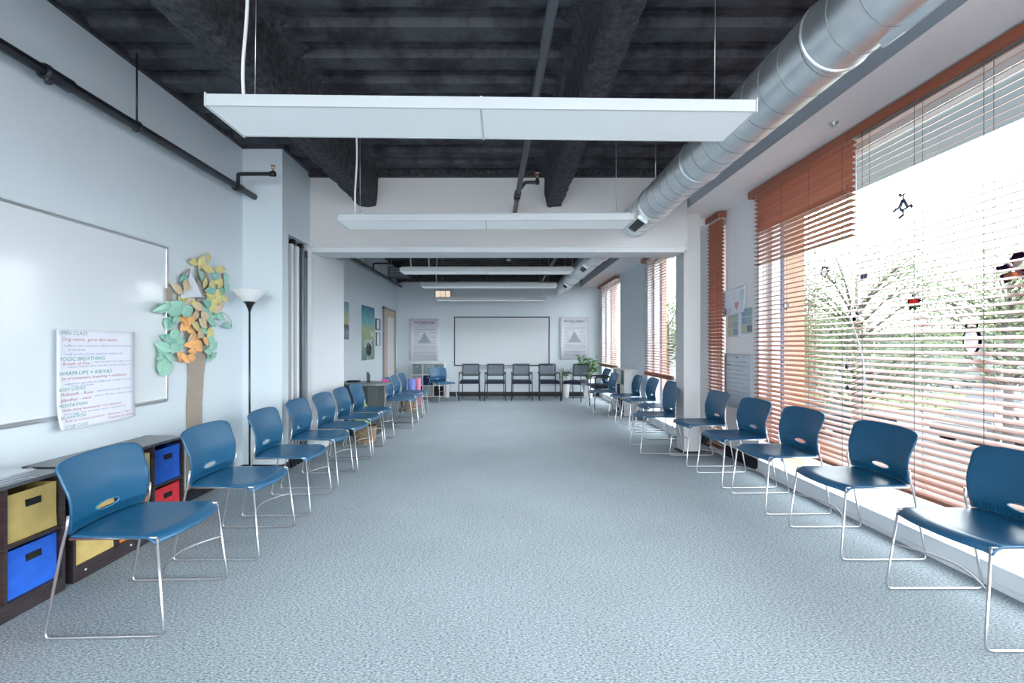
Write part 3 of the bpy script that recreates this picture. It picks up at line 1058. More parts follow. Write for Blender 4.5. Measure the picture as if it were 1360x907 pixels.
def cube_bin(shelf_loc, rotz, ncol, pitch, c, r, m, label, group):
    W = ncol * pitch + 0.02
    w = pitch - 0.03
    lx = -W / 2 + 0.02 + c * pitch + (pitch - 0.02) / 2
    mt = Matrix.Translation(shelf_loc) @ Matrix.Rotation(rotz, 4, 'Z')
    p = mt @ Vector((lx, 0.012, 0.041 + r * pitch))
    t = thing('fabric_bin', label, 'storage bin', p, rotz, group)
    h = pitch - 0.032
    bm = NB()
    box(bm, -w / 2, w / 2, 0, 0.006, 0, h); box(bm, -w / 2, w / 2, 0.22, 0.226, 0, h)
    box(bm, -w / 2, -w / 2 + 0.006, 0.006, 0.22, 0, h); box(bm, w / 2 - 0.006, w / 2, 0.006, 0.22, 0, h); box(bm, -w / 2 + 0.006, w / 2 - 0.006, 0.006, 0.22, 0, 0.006)
    obj('bin_body', bm, m, t, bevel=0.002)
    bm = NB(); box(bm, -0.025, 0.025, -0.003, 0, h * 0.80, h * 0.80 + 0.012)
    obj('label_holder', bm, M['paper_grey'], t)
GS = 'fabric bins in the far cube shelf'
sl = (-1.855, 11.13, 0)
white_cubes('white cube shelf with nine openings under the poster by the door', sl, 0, 3, 3, 0.270, 0.32)
for c, r, k, lab in ((0, 2, 'grey', 'dark grey fabric bin at the door end of the top row'), (1, 2, 'palegrey', 'pale grey fabric bin in the middle of the top row'), (2, 2, 'grey', 'dark grey fabric bin at the whiteboard end of the top row'),
                     (0, 1, 'palegrey', 'pale grey fabric bin behind the rolled mats'), (1, 1, 'navy', 'navy fabric bin in the centre opening of the shelf'),
                     (0, 0, 'black', 'black fabric bin at the floor on the door end'), (1, 0, 'palegrey', 'pale grey fabric bin in the middle of the floor row'), (2, 0, 'black', 'black fabric bin in the floor row behind the lone blue chair')):
    cube_bin(sl, 0, 3, 0.270, c, r, M['bin_' + k], lab, GS)
bm = NB(); lathe(bm, [(0.05, 0), (0.055, 0.01), (0.05, 0.42), (0.02, 0.47)], (-1.385, 11.22, 0), 14)
tag(obj('paper_roll', bm, M['paper'], smooth=True), 'white paper roll standing on the floor at the end of the cube shelf', 'paper roll')
sr = (2.245, 8.63, 0)
white_cubes('white cube shelf under the windows, its end panel facing the camera', sr, -PI / 2, 3, 3, 0.270, 0.25)
for c, r, k, lab in ((1, 1, 'navy', 'navy fabric bin in the window shelf, middle opening'), (1, 0, 'black', 'black fabric bin on the floor row of the window shelf, middle'), (2, 0, 'black', 'black fabric bin on the floor row of the window shelf, camera end'), (2, 2, 'grey', 'grey fabric bin on the top row of the window shelf, camera end'), (0, 2, 'palegrey', 'pale grey fabric bin on the top row of the window shelf, plant end')):
    cube_bin(sr, -PI / 2, 3, 0.270, c, r, M['bin_' + k], lab, 'fabric bins in the window shelf')

# ------------------------------------------------------------------ writing surfaces and the flip-chart sheet
def whiteboard(label, frame, w, h, fm, fw=0.022, tray=True, surf='whiteboard'):
    t = bpy.data.objects.new('whiteboard', None)
    C.objects.link(t)
    t.matrix_world = frame
    tag(t, label, 'whiteboard')
    bm = NB(); box(bm, -w / 2 + 0.004, w / 2 - 0.004, -h / 2 + 0.004, h / 2 - 0.004, 0.001, 0.012)
    obj('writing_surface', bm, M[surf], t)
    bm = NB()
    box(bm, -w / 2, w / 2, h / 2 - fw, h / 2, 0.0005, 0.02); box(bm, -w / 2, w / 2, -h / 2, -h / 2 + fw, 0.0005, 0.02)
    box(bm, -w / 2, -w / 2 + fw, -h / 2 + fw, h / 2 - fw, 0.0005, 0.02); box(bm, w / 2 - fw, w / 2, -h / 2 + fw, h / 2 - fw, 0.0005, 0.02)
    obj('frame', bm, fm, t, bevel=0.003)
    if tray:
        bm = NB(); box(bm, tray[0], tray[1], -h / 2 - 0.006, -h / 2 + 0.004, 0.018, 0.018 + tray[2])
        obj('pen_tray', bm, M['silver'], t, bevel=0.003)
    return t
y0, zt = onleft(0, 262); y1, z1t = onleft(222, 328); zb = onleft(222, 532)[1]
zc = (z1t + zb) / 2
H = z1t - zb
whiteboard('large glossy whiteboard in thin aluminium frame beside the paper tree', frame_left((XL, y1 - 1.22, zc)), 2.44, H, M['silver'], 0.018, (-1.2, 1.2, 0.013))
kf = 11.47 / 592
wbx0, wbx1 = (603 - 667) * kf, (730 - 667) * kf
wz1, wz0 = 1.3 + (459 - 420.5) * kf, 1.3 + (459 - 486) * kf
whiteboard('black-framed whiteboard on the far wall above the row of armchairs', frame_far(((wbx0 + wbx1) / 2, YF, (wz0 + wz1) / 2)), wbx1 - wbx0, wz1 - wz0, M['black_base'], 0.025, (-0.55, 0.45, 0.06), 'whiteboard_far')

# flip-chart sheet taped over the whiteboard edge
pyy0, pz0 = onleft(69, 437, 2.595); pyy1, _ = onleft(176, 438, 2.595)
PW, PT, PB = pyy1 - pyy0, 1.395, 0.800
t = bpy.data.objects.new('flip_chart_sheet', None); C.objects.link(t)
t.matrix_world = frame_left((XL + 0.033, pyy0, PB))
tag(t, 'white handwritten flip-chart sheet taped over the whiteboard bottom edge', 'paper sheet')
PH = PT - PB
def sheet_z(x, y):
    v = y / PH
    u = x / PW
    return 0.004 + 0.028 * max(0, 1 - v * 3.2) ** 2 * (1 - 0.6 * u) + 0.016 * max(0, 1 - u * 6) ** 2
bm = NB()
n, m_ = 14, 22
rows = []
for j in range(m_ + 1):
    row = []
    for i in range(n + 1):
        x, y = PW * i / n, PH * j / m_
        c = 0.0
        if j == 0:
            c = 0.012 * (abs(2 * i / n - 1) ** 8)
        row.append(bm.verts.new((x, y + c, sheet_z(x, y))))
    rows.append(row)
for a, b in zip(rows, rows[1:]):
    for i in range(n):
        bm.faces.new((a[i], a[i + 1], b[i + 1], b[i])).smooth = True
o = obj('sheet', bm, M['paper'], t, recalc=False)
sm = o.modifiers.new('thickness', 'SOLIDIFY'); sm.thickness = 0.001; sm.offset = -1
lines = [  # text, colour, x0, x1, y (fractions of the sheet), size
    ('OPEN CLASS', 'green', .02, .36, .955, .030), ('Ong namo  guru dev namo', 'red', .07, .74, .895, .030),
    ('I affirm the creative whole consciousness', 'blue', .09, .95, .835, .020), ('of universe', 'blue', .14, .34, .795, .020),
    ('I call on the divine wisdom within me', 'blue', .10, .82, .75, .020), ('YOGIC BREATHING', 'green', .04, .58, .695, .032),
    ('Breath of Fire -', 'red', .08, .42, .65, .026), ('rapid breath through nose', 'blue', .44, .93, .665, .018),
    ('equal inhale and exhale, navy pumps in', 'blue', .14, .93, .625, .017), ('WARM-UPS + KRIYAS', 'green', .03, .67, .55, .032),
    ('Set of movement, breathing + meditation', 'red', .06, .88, .505, .024), ('sequence specific to different needs of body', 'blue', .10, .95, .455, .017),
    ('body and mind', 'blue', .18, .44, .43, .016), ('BODY LOCKS', 'green', .03, .34, .395, .026),
    ('Mulbandh - Root', 'red', .05, .43, .345, .026), ('squeeze sexual organs rectum', 'blue', .48, .94, .355, .017),
    ('Jalandhar - neck', 'red', .05, .42, .29, .026), ('chin in, lift chest, spine straight', 'blue', .46, .97, .305, .017),
    ('MEDITATION', 'green', .02, .36, .235, .026), ('While doing movements + in relaxation', 'red', .06, .80, .19, .022),
    ('through the breath with repetition', 'blue', .08, .86, .155, .016), ('RELAXATION', 'green', .03, .33, .118, .025),
    ('Rest in corpse posture - between + after', 'red', .08, .94, .085, .020), ('CLOSE CLASS', 'green', .05, .34, .025, .026),
    ('Teaching by ability', 'red', .60, .96, .045, .022)]
inks = {k: NB() for k in ('green', 'red', 'blue')}
for s, k, xa, xb, yf, sz in lines:
    text_into(inks[k], s, sz, Matrix.Translation((xa * PW, yf * PH - 0.004, 0)), 0.18, (xb - xa) * PW, bold=0.0)
for k, b in inks.items():
    for v in b.verts:
        v.co.z = sheet_z(v.co.x, v.co.y) + 0.0012
    obj('handwriting', b, M['ink_' + k], t, recalc=False)

# ------------------------------------------------------------------ paper tree
ox, oz = onleft(260, 480, 2.61)
t = thing('paper_tree', 'brown kraft-paper tree with green, yellow and orange paper leaves, taped to the wall', 'wall decoration', (XL, ox, 0))
def P(px, py, off=0.0):
    y, z = onleft(px, py, 2.61)
    return Vector((off, y - ox, z))
def strip(pts, w, off, name):
    """pts: pixel-bearing points from the survey, widths in metres."""
    bm = NB()
    L = [P(a, b, off) for a, b in pts]
    lo, hi = [], []
    for i, p in enumerate(L):
        d = (L[min(i + 1, len(L) - 1)] - L[max(i - 1, 0)])
        nrm = Vector((0, -d.z, d.y)).normalized()
        ww = w[i] if isinstance(w, (list, tuple)) else w
        j = rnd.uniform(-0.004, 0.004)
        lo.append(p - nrm * (ww / 2 + j)); hi.append(p + nrm * (ww / 2 - j))
    prism(bm, lo + hi[::-1], (0.002, 0, 0))
    return obj(name, bm, M['kraft'], t)
strip([(259, 660), (259, 600), (259, 540), (261, 500), (262, 470)], [0.20, 0.195, 0.195, 0.20, 0.24], 0.006, 'trunk')
strip([(262, 476), (262, 440), (260, 412)], [0.24, 0.21, 0.15], 0.009, 'trunk')
strip([(256, 462), (246, 436), (240, 408), (236, 384), (241, 366), (252, 358)], [0.07, 0.05, 0.035, 0.03, 0.025, 0.02], 0.012, 'branch')
strip([(268, 450), (276, 420), (286, 402), (296, 388), (295, 362)], [0.10, 0.07, 0.05, 0.04, 0.03], 0.012, 'branch')
strip([(262, 420), (265, 392), (263, 366), (262, 348)], [0.10, 0.06, 0.045, 0.035], 0.014, 'branch')
strip([(272, 392), (274, 372), (268, 352)], [0.06, 0.05, 0.03], 0.015, 'branch')
strip([(250, 440), (238, 420), (228, 418)], [0.05, 0.04, 0.03], 0.015, 'branch')
strip([(223, 400), (221, 382)], [0.07, 0.06], 0.024, 'branch')
bm = NB()
tube(bm, [P(224, 470, 0.03), P(222, 490, 0.035), P(217, 478, 0.035), P(208, 470, 0.03)], 0.003, 6)
tube(bm, [P(286, 412, 0.03), P(294, 418, 0.06), P(300, 426, 0.06), P(302, 434, 0.05)], 0.003, 6)
obj('twig', bm, M['kraft'], t)
bm = NB()   # folded white paper cone
a, b, c, d = P(252, 361, 0.02), P(237, 396, 0.02), P(271, 396, 0.02), P(256, 394, 0.09)
vs = [bm.verts.new(v) for v in (a, b, c, d)]
bm.faces.new((vs[0], vs[1], vs[3])); bm.faces.new((vs[0], vs[3], vs[2])); bm.faces.new((vs[1], vs[2], vs[3])); bm.faces.new((vs[0], vs[2], vs[1]))
obj('paper_cone', bm, M['paper_grey'], t)
def leaf_bm(L, W, bend):
    bm = NB()
    n = 8
    mid, lo, hi = [], [], []
    for i in range(n + 1):
        s = i / n
        ww = W / 2 * math.sin(PI * s) ** 1.15
        z = bend * math.sin(PI * s)
        mid.append(bm.verts.new((0.004 + z, (s - 0.5) * L, 0)))
        if 0 < i < n:
            lo.append(bm.verts.new((z, (s - 0.5) * L, -ww))); hi.append(bm.verts.new((z, (s - 0.5) * L, ww)))
    for sd in (lo, hi):
        bm.faces.new((mid[0], mid[1], sd[0])); bm.faces.new((mid[-1], sd[-1], mid[-2]))
        for i in range(len(sd) - 1):
            bm.faces.new((mid[i + 1], mid[i + 2], sd[i + 1], sd[i]))
    return bm
shapes = {}
for k in ('green', 'green2', 'yellow', 'orange', 'cream'):
    me_o = obj('leaf', leaf_bm(0.122, 0.068, 0.010), M['leaf_' + k], t)
    mo = me_o.modifiers.new('thickness', 'SOLIDIFY'); mo.thickness = 0.001
    shapes[k] = me_o
used_shape = set()
LV = [  # x, y in the survey crop (5.333 per unit, origin 190,330), angle, kind
    (345, 98, 10, 'yellow'), (388, 98, 70, 'yellow'), (430, 62, 100, 'yellow'), (408, 105, 30, 'cream'), (435, 145, -8, 'yellow'), (515, 148, 12, 'yellow'),
    (268, 210, 30, 'green2'), (388, 196, -30, 'green'), (487, 200, -20, 'green2'), (574, 205, 95, 'green'), (215, 288, -35, 'cream'), (270, 262, 60, 'cream'),
    (420, 242, 80, 'yellow'), (468, 250, 20, 'yellow'), (505, 232, 25, 'yellow'), (530, 248, 70, 'yellow'), (455, 297, 8, 'green2'), (560, 272, 80, 'green'), (545, 302, 25, 'green'),
    (505, 318, 60, 'yellow'), (540, 352, -25, 'yellow'), (480, 335, 10, 'yellow'), (455, 340, -20, 'yellow'), (500, 360, 30, 'yellow'), (462, 362, -60, 'yellow'), (520, 372, 20, 'cream'), (480, 385, 20, 'yellow'),
    (255, 385, -60, 'yellow'), (305, 370, -10, 'yellow'), (285, 375, 30, 'cream'), (298, 410, -15, 'green'), (360, 410, -20, 'cream'), (422, 388, -10, 'green2'), (425, 430, -60, 'green2'), (480, 412, 10, 'yellow'), (500, 425, 30, 'cream'), (470, 428, -20, 'yellow'),
    (410, 475, 110, 'cream'), (390, 528, -30, 'cream'), (450, 470, -50, 'green'), (458, 495, 20, 'green'), (455, 528, -15, 'green'), (505, 458, 40, 'green2'), (515, 475, -30, 'green'), (568, 545, 5, 'green'), (580, 550, -8, 'green2'),
    (345, 475, 90, 'cream'), (340, 552, -20, 'yellow'), (318, 580, -30, 'orange'), (255, 500, 5, 'orange'), (300, 500, 80, 'orange'), (310, 512, 60, 'orange'), (270, 545, 50, 'orange'), (262, 520, -40, 'orange'),
    (345, 635, 20, 'orange'), (420, 655, -30, 'orange'), (305, 678, 8, 'orange'), (378, 688, -45, 'orange'), (335, 715, 15, 'orange'), (350, 700, -20, 'orange'), (248, 768, -30, 'orange'), (318, 772, -10, 'orange'), (265, 780, -40, 'orange'),
    (418, 580, -15, 'green'), (380, 600, 40, 'cream'), (300, 635, 60, 'cream'), (455, 600, 60, 'yellow'), (455, 645, 90, 'green'), (465, 690, 30, 'green'), (450, 715, 20, 'green'), (440, 730, -10, 'green'), (470, 755, 15, 'green'), (455, 770, 60, 'green'),
    (175, 515, 50, 'green2'), (200, 500, 20, 'green'), (160, 530, 70, 'green'), (210, 600, 10, 'green'), (140, 635, 20, 'green'), (235, 650, -15, 'green'), (150, 640, -20, 'green2'), (185, 605, 40, 'green'), (225, 700, 10, 'green'), (165, 695, -10, 'green'),
    (110, 700, -25, 'green'), (140, 738, 8, 'green'), (120, 735, -20, 'green2'), (180, 700, 60, 'green'), (115, 775, 5, 'green'), (135, 800, 20, 'green'), (150, 770, -30, 'green'), (120, 812, -35, 'green2'), (100, 835, 70, 'green'), (140, 850, 30, 'green'), (115, 865, -20, 'green'), (130, 875, 15, 'green')]
for q, (ax, ay, ang, k) in enumerate(LV):
    p = P(190 + ax / 5.333, 330 + ay / 5.333, 0.026 + 0.010 * (q % 3) + rnd.uniform(0, 0.004))
    if k in used_shape:
        o = shapes[k].copy(); C.objects.link(o); o.parent = t
    else:
        o = shapes[k]; used_shape.add(k)
    o.location = p
    o.rotation_euler = (R(ang), rnd.uniform(-0.25, 0.25), rnd.uniform(-0.25, 0.25))
    s = rnd.uniform(0.82, 1.1)
    s *= 0.88
    o.scale = (s, s * (1 + 0.5 * abs(math.cos(R(ang)))), s * (1 + 0.5 * abs(math.sin(R(ang)))))
for (px, py, ang, sc) in ((222, 408, -8, 2.6), (205, 407, 30, 1.5), (236, 412, -25, 1.8)):
    o = shapes['green'].copy(); C.objects.link(o); o.parent = t
    o.location = P(px, py, 0.07); o.rotation_euler = (R(ang), 0.5, 0); o.scale = (2.5, sc, sc * 0.8)

# ------------------------------------------------------------------ torchiere lamp
t = thing('torchiere_lamp', 'tall black torchiere floor lamp with white bowl shade at the wall corner', 'floor lamp', (-2.375, 4.19, 0))
bm = NB(); lathe(bm, [(0.13, 0), (0.13, 0.012), (0.05, 0.03), (0.012, 0.045)]); obj('base', bm, M['lamp_black'], t)
bm = NB(); tube(bm, [(0, 0, 0.04), (0, 0, 1.64)], 0.0085, 10); obj('pole', bm, M['lamp_black'], t)
bm = NB(); lathe(bm, [(0.010, 1.62), (0.014, 1.64), (0.036, 1.69), (0.050, 1.705), (0.050, 1.712)]); obj('socket_cup', bm, M['lamp_black'], t)
bm = NB(); lathe(bm, [(0.045, 1.712), (0.06, 1.72), (0.10, 1.765), (0.150, 1.812), (0.153, 1.815), (0.150, 1.817), (0.098, 1.772), (0.056, 1.728), (0.02, 1.722)], caps=False); obj('lamp_shade', bm, M['torch_shade'], t, recalc=False)

# ------------------------------------------------------------------ folding partition parked in its pocket
t = thing('folding_partition', 'white folding partition stacked in its wall pocket with one leaf standing open', 'partition', (-2.25, 4.64, 0))
bm = NB(); box(bm, 0.0, 0.045, 0.51, 1.575, 0.03, 2.455)
obj('leaf_panel', bm, M['white_paint'], t, bevel=0.004)
bm = NB(); box(bm, -0.01, 0.055, 0.50, 1.58, 2.455, 2.49); box(bm, 0.045, 0.052, 0.5, 0.53, 0.03, 2.45)
obj('leaf_rail', bm, M['track'], t, bevel=0.003)
for k, (ya, m) in enumerate(((0.03, 'pole_metal'), (0.10, 'iron'), (0.155, 'white_paint'), (0.215, 'pole_metal'), (0.29, 'white_paint'), (0.36, 'iron'), (0.42, 'pole_metal'))):
    bm = NB(); box(bm, -0.30, -0.012 - 0.03 * (k % 2), ya, ya + 0.042, 0.04, 2.40)
    obj('folded_panel', bm, M[m], t, bevel=0.005)
bm = NB()
for ya in (0.05, 0.20, 0.40):
    box(bm, -0.06, -0.005, ya - 0.02, ya + 0.03, 2.40, 2.45)
obj('trolley', bm, M['iron'], t)
bm = NB()
for ya in (0.10, 0.17, 0.25, 0.33):
    box(bm, -0.03, 0.02, ya, ya + 0.03, 0.0, 0.10)
    tube(bm, [(0.0, ya + 0.015, 0.1), (0.0, ya + 0.015, 0.3)], 0.006, 6)
obj('floor_bolt', bm, M['iron'], t)

# ------------------------------------------------------------------ hanging linear lights
def pendant(label, x0, x1, y, z, roll, cables, watts=10):
    t = thing('pendant_light', label, 'ceiling light', ((x0 + x1) / 2, y, z), 0, 'linear lights hung across the room')
    t.rotation_euler = (0, roll, 0)
    w = (x1 - x0) / 2
    D = 0.30
    bm = NB()
    box(bm, -w, w, 0, 0.012, 0.0, 0.052); box(bm, -w, w, D - 0.012, D, 0.0, 0.052)
    box(bm, -w, w, 0.012, D - 0.012, 0.040, 0.052)
    box(bm, -w + 0.01, w - 0.01, 0.05, D - 0.05, 0.052, 0.075)
    obj('housing', bm, M['white_metal'], t, bevel=0.002)
    for s in (-1, 1):
        bm = NB()
        xx = s * w
        prism(bm, [(xx, -0.003, -0.004), (xx, D + 0.003, -0.004), (xx, D + 0.003, 0.058), (xx, -0.003, 0.058)], (s * 0.006, 0, 0))
        obj('end_cap', bm, M['white_metal'], t)
        bm = NB()
        a, b = (0.002, w - 0.002) if s > 0 else (-w + 0.002, -0.002)
        box(bm, a, b, 0.013, D - 0.013, 0.002, 0.010)
        obj('lens', bm, M['lens'], t)
    ld = bpy.data.lights.new('lamp_tubes', 'AREA'); ld.shape = 'RECTANGLE'; ld.size = 2 * w - 0.06; ld.size_y = D - 0.05
    ld.energy = watts; ld.color = (0.95, 0.98, 1.0); ld.spread = R(105 if y < 5 else 140)
    lo = bpy.data.objects.new('lamp_tubes', ld); C.objects.link(lo); lo.parent = t; lo.location = (0, D / 2, -0.004)
    bm = NB(); box(bm, -0.004, 0.004, -0.002, D + 0.002, -0.002, 0.054)
    obj('joint_strip', bm, M['white_metal'], t)
    top = DZ - z
    for cx, kind in cables:
        bm = NB()
        lx = cx - (x0 + x1) / 2
        if kind == 'feed':
            tube(bm, fillet([(lx, 0.13, 0.07), (lx - 0.01, 0.13, 0.25 * top), (lx + 0.012, 0.135, 0.6 * top), (lx, 0.13, top)], 0.2), 0.008, 8)
            obj('power_cord', bm, M['cordm'], t)
        else:
            tube(bm, [(lx, 0.15, 0.12), (lx, 0.15, top)], 0.0018, 6)
            tube(bm, [(lx, 0.15, 0.12), (lx - 0.02, 0.12, 0.07)], 0.0018, 6); tube(bm, [(lx, 0.15, 0.12), (lx + 0.02, 0.18, 0.07)], 0.0018, 6)
            obj('hanger_wire', bm, M['silver'], t)
pendant('long white linear light nearest the camera, hung across the room', -1.314, 1.125, 1.975, 2.352, 0.011, [(-1.22, 'feed'), (-1.18, 'wire'), (1.01, 'wire')])
pendant('long white linear light just before the header beam', -1.36, 1.085, 3.68, 2.335, -0.003, [(-1.25, 'feed'), (-1.22, 'wire'), (0.98, 'wire')])
pendant('first white linear light past the header beam', -1.44, 1.0, 6.28, 2.35, 0.0, [(-1.31, 'feed'), (-1.05, 'feed'), (0.9, 'wire')], 24)
pendant('middle white linear light of the three past the header beam', -1.455, 0.985, 8.02, 2.365, 0, [(-1.2, 'feed'), (0.85, 'wire')], 24)
pendant('farthest white linear light, above the far whiteboard', -1.48, 0.965, 9.92, 2.315, 0, [(-1.35, 'wire'), (0.85, 'wire')], 24)

# ------------------------------------------------------------------ pipes
def sprinkler_head(parent, p, up=True):
    bm = NB()
    s = 1 if up else -1
    x, y, z = p
    tube(bm, [(x, y, z), (x, y, z + s * 0.025)], 0.010, 8)
    tube(bm, [(x - 0.012, y, z + s * 0.02), (x - 0.012, y, z + s * 0.05), (x + 0.012, y, z + s * 0.05), (x + 0.012, y, z + s * 0.02)], 0.003, 6)
    lathe(bm, [(0.022, s * 0.052), (0.022, s * 0.056)], (x, y, z), 12)
    obj('sprinkler_head', bm, M['brass'], parent)
t = thing('sprinkler_pipe', 'black sprinkler pipe running along the wall above the large whiteboard', 'pipe', (-2.50, 0, 2.80))
bm = NB(); tube(bm, [(0, YB, 0), (0, 4.5, 0)], 0.030, 14); obj('pipe', bm, M['iron'], t)
for ya, L in ((2.50, 0.16), (0.3, 0.16), (4.22, 0.10)):
    bm = NB(); tube(bm, [(0, ya - L / 2, 0), (0, ya + L / 2, 0)], 0.038, 14)
    tube(bm, [(0, ya - L / 2 + 0.01, -0.001), (0, ya - L / 2 + 0.03, -0.001)], 0.043, 14)
    if L > 0.12:
        tube(bm, [(0.0, ya - 0.05, -0.03), (0.01, ya - 0.05, -0.055)], 0.02, 10)
    obj('coupling', bm, M['iron'], t)
for ya in (3.05, 0.9):
    bm = NB(); tube(bm, [(0, ya, 0.03), (0, ya, 0.5)], 0.006, 8)
    tube(bm, [(0, ya + 0.0, 0.038 * 1.0 + 0.0)] + [(0.036 * math.sin(a * PI / 8), ya, 0.036 * math.cos(a * PI / 8)) for a in range(16)] , 0.004, 6)
    obj('hanger_rod', bm, M['iron'], t)
bm = NB(); tube(bm, fillet([(0, 4.22, 0.03), (0, 4.22, 0.125), (0.33, 4.22, 0.125), (0.33, 4.22, 0.15)], 0.02), 0.018, 10)
tube(bm, [(0.30, 4.22, 0.125), (0.35, 4.22, 0.125)], 0.025, 10)
o = obj('branch_pipe', bm, M['iron'], t)
sprinkler_head(t, (0.33, 4.22, 0.15))

t = thing('sprinkler_pipe', 'grey pipe hung under the middle of the dark deck', 'pipe', (0.23, 0, 2.85))
bm = NB(); tube(bm, [(0.02, YB, 0.0), (0, 2.0, 0), (-0.085, HZ, 0)], 0.026, 14); obj('pipe', bm, M['pipe_grey'], t)
bm = NB(); tube(bm, [(-0.072, 4.58, 0), (-0.076, 4.70, 0)], 0.036, 14); tube(bm, [(-0.07, 4.5, 0), (-0.07, 4.55, 0)], 0.034, 12)
obj('coupling', bm, M['iron'], t)
bm = NB(); tube(bm, fillet([(-0.06, 4.45, 0), (0.0, 4.45, 0.08), (0.12, 4.45, 0.08), (0.12, 4.45, 0.12)], 0.02), 0.017, 10)
tube(bm, [(0.10, 4.45, 0.08), (0.14, 4.45, 0.08)], 0.024, 10)
obj('branch_pipe', bm, M['iron'], t)
sprinkler_head(t, (0.12, 4.45, 0.12))
bm = NB()
for ya in (1.0, 3.2):
    tube(bm, [(-0.02, ya, 0.02), (-0.02, ya, 0.46)], 0.005, 6)
obj('hanger_rod', bm, M['iron'], t)
t = thing('sprinkler_pipe', 'grey pipe past the header beam, hung under the back room deck', 'pipe', (0.95, 0, 2.85))
bm = NB(); tube(bm, [(0, 5.6, 0), (0, YF, 0)], 0.03, 12); obj('pipe', bm, M['pipe_grey'], t)
bm = NB()
for ya in (7.0, 9.5):
    tube(bm, [(0, ya, 0.02), (0, ya, 0.46)], 0.005, 6)
obj('hanger_rod', bm, M['iron'], t)

t = thing('sprinkler_pipe', 'black sprinkler pipe along the poster wall of the back room', 'pipe', (-2.60, 0, 2.82))
bm = NB(); tube(bm, [(0, 5.3, 0), (0, YF, 0)], 0.030, 12); obj('pipe', bm, M['iron'], t)
bm = NB(); tube(bm, fillet([(0, 9.0, 0.03), (0, 9.0, 0.14), (0.36, 9.0, 0.14)], 0.02), 0.018, 8)
tube(bm, [(0, 10.9, 0.0), (0.28, 10.9, 0.10)], 0.016, 8); obj('branch_pipe', bm, M['iron'], t)
sprinkler_head(t, (0.36, 9.0, 0.14))
bm = NB(); tube(bm, [(0, 8.5, 0.02), (0, 8.5, 0.40)], 0.005, 6); obj('hanger_rod', bm, M['iron'], t)

# ------------------------------------------------------------------ spiral duct
def duct(name, label, x, z, y0, y1, r, collars, grilles, hangers):
    t = thing(name, label, 'duct', (x, y0, z))
    L = y1 - y0
    bm = NB()
    seg = 40
    n = int(L / 0.05)
    rings = []
    for i in range(n + 1):
        y = L * i / n
        rings.append([bm.verts.new((r * math.cos(2 * PI * k / seg), y, r * math.sin(2 * PI * k / seg))) for k in range(seg)])
    for a, b in zip(rings, rings[1:]):
        for k in range(seg):
            bm.faces.new((a[k], b[k], b[(k + 1) % seg], a[(k + 1) % seg])).smooth = True
    pitch = 0.165
    pts = []
    m = int(L / pitch * 36)
    for i in range(m + 1):
        a = 2 * PI * i / 36
        pts.append(((r + 0.001) * math.cos(a), pitch * i / 36, (r + 0.001) * math.sin(a)))
    obj('spiral_pipe', bm, M['duct'], t, recalc=False)
    bm = NB(); tube(bm, pts, 0.0016, 4)
    obj('spiral_seam', bm, M['pole_metal'], t, recalc=False)
    for yc, w, rr in collars:
        bm = NB()
        prof = [(rr - 0.004, 0), (rr + 0.006, 0.004), (rr + 0.006, w - 0.004), (rr - 0.004, w)]
        lathe(bm, prof, seg=40, caps=False)
        for v in bm.verts:
            v.co = Vector((v.co.x, yc - y0 + v.co.z, v.co.y))
        obj('collar', bm, M['duct'], t)
    for yc, ang in grilles:
        g = bpy.data.objects.new('grille_tmp', None)
        bm = NB()
        mt = Matrix.Translation((0, yc - y0, 0)) @ Matrix.Rotation(R(ang), 4, 'Y') @ Matrix.Translation((r + 0.006, 0, 0))
        bpy.data.objects.remove(g)
        box(bm, -0.03, 0.012, -0.20, 0.20, -0.055, -0.045, mtx=mt); box(bm, -0.03, 0.012, -0.20, 0.20, 0.045, 0.055, mtx=mt)
        box(bm, -0.03, 0.012, -0.20, -0.185, -0.045, 0.045, mtx=mt); box(bm, -0.03, 0.012, 0.185, 0.20, -0.045, 0.045, mtx=mt)
        gr = obj('supply_grille', bm, M['duct'], t)
        bm = NB()
        for k in range(7):
            box(bm, -0.005, 0.008, -0.185, 0.185, -0.04 + k * 0.0125, -0.037 + k * 0.0125, mtx=mt)
        box(bm, -0.006, -0.004, -0.185, 0.185, -0.045, 0.045, mtx=mt)
        obj('grille_slats', bm, M['pipe_grey'], gr)
    for yc in hangers:
        bm = NB()
        y = yc - y0
        tube(bm, [((r + 0.006) * math.cos(2 * PI * k / 24), y, (r + 0.006) * math.sin(2 * PI * k / 24)) for k in range(24)], 0.006, 6, closed=True)
        tube(bm, fillet([(-r * 0.72, y, r * 0.72), (0, y, r + 0.09), (r * 0.72, y, r * 0.72)], 0.03), 0.006, 6)
        tube(bm, [(0, y, r + 0.08), (0, y, DZ - z)], 0.005, 6)
        obj('strap_hanger', bm, M['silver'], t)
    return t
duct('spiral_duct', 'large round spiral duct running from the camera to the header beam', 1.52, 2.715, YB, HZ, 0.165, [(5.09, 0.05, 0.166), (2.02, 0.02, 0.166), (3.4, 0.02, 0.166)], [(4.72, 125), (1.65, 55)], [4.42, 0.5])
duct('spiral_duct', 'round spiral duct of the back room beyond the header beam', 1.48, 2.745, 5.60, YF, 0.165, [(6.5, 0.25, 0.175), (8.6, 0.03, 0.167), (10.9, 0.05, 0.168)], [(7.6, 125), (9.8, 125)], [7.2, 9.4])

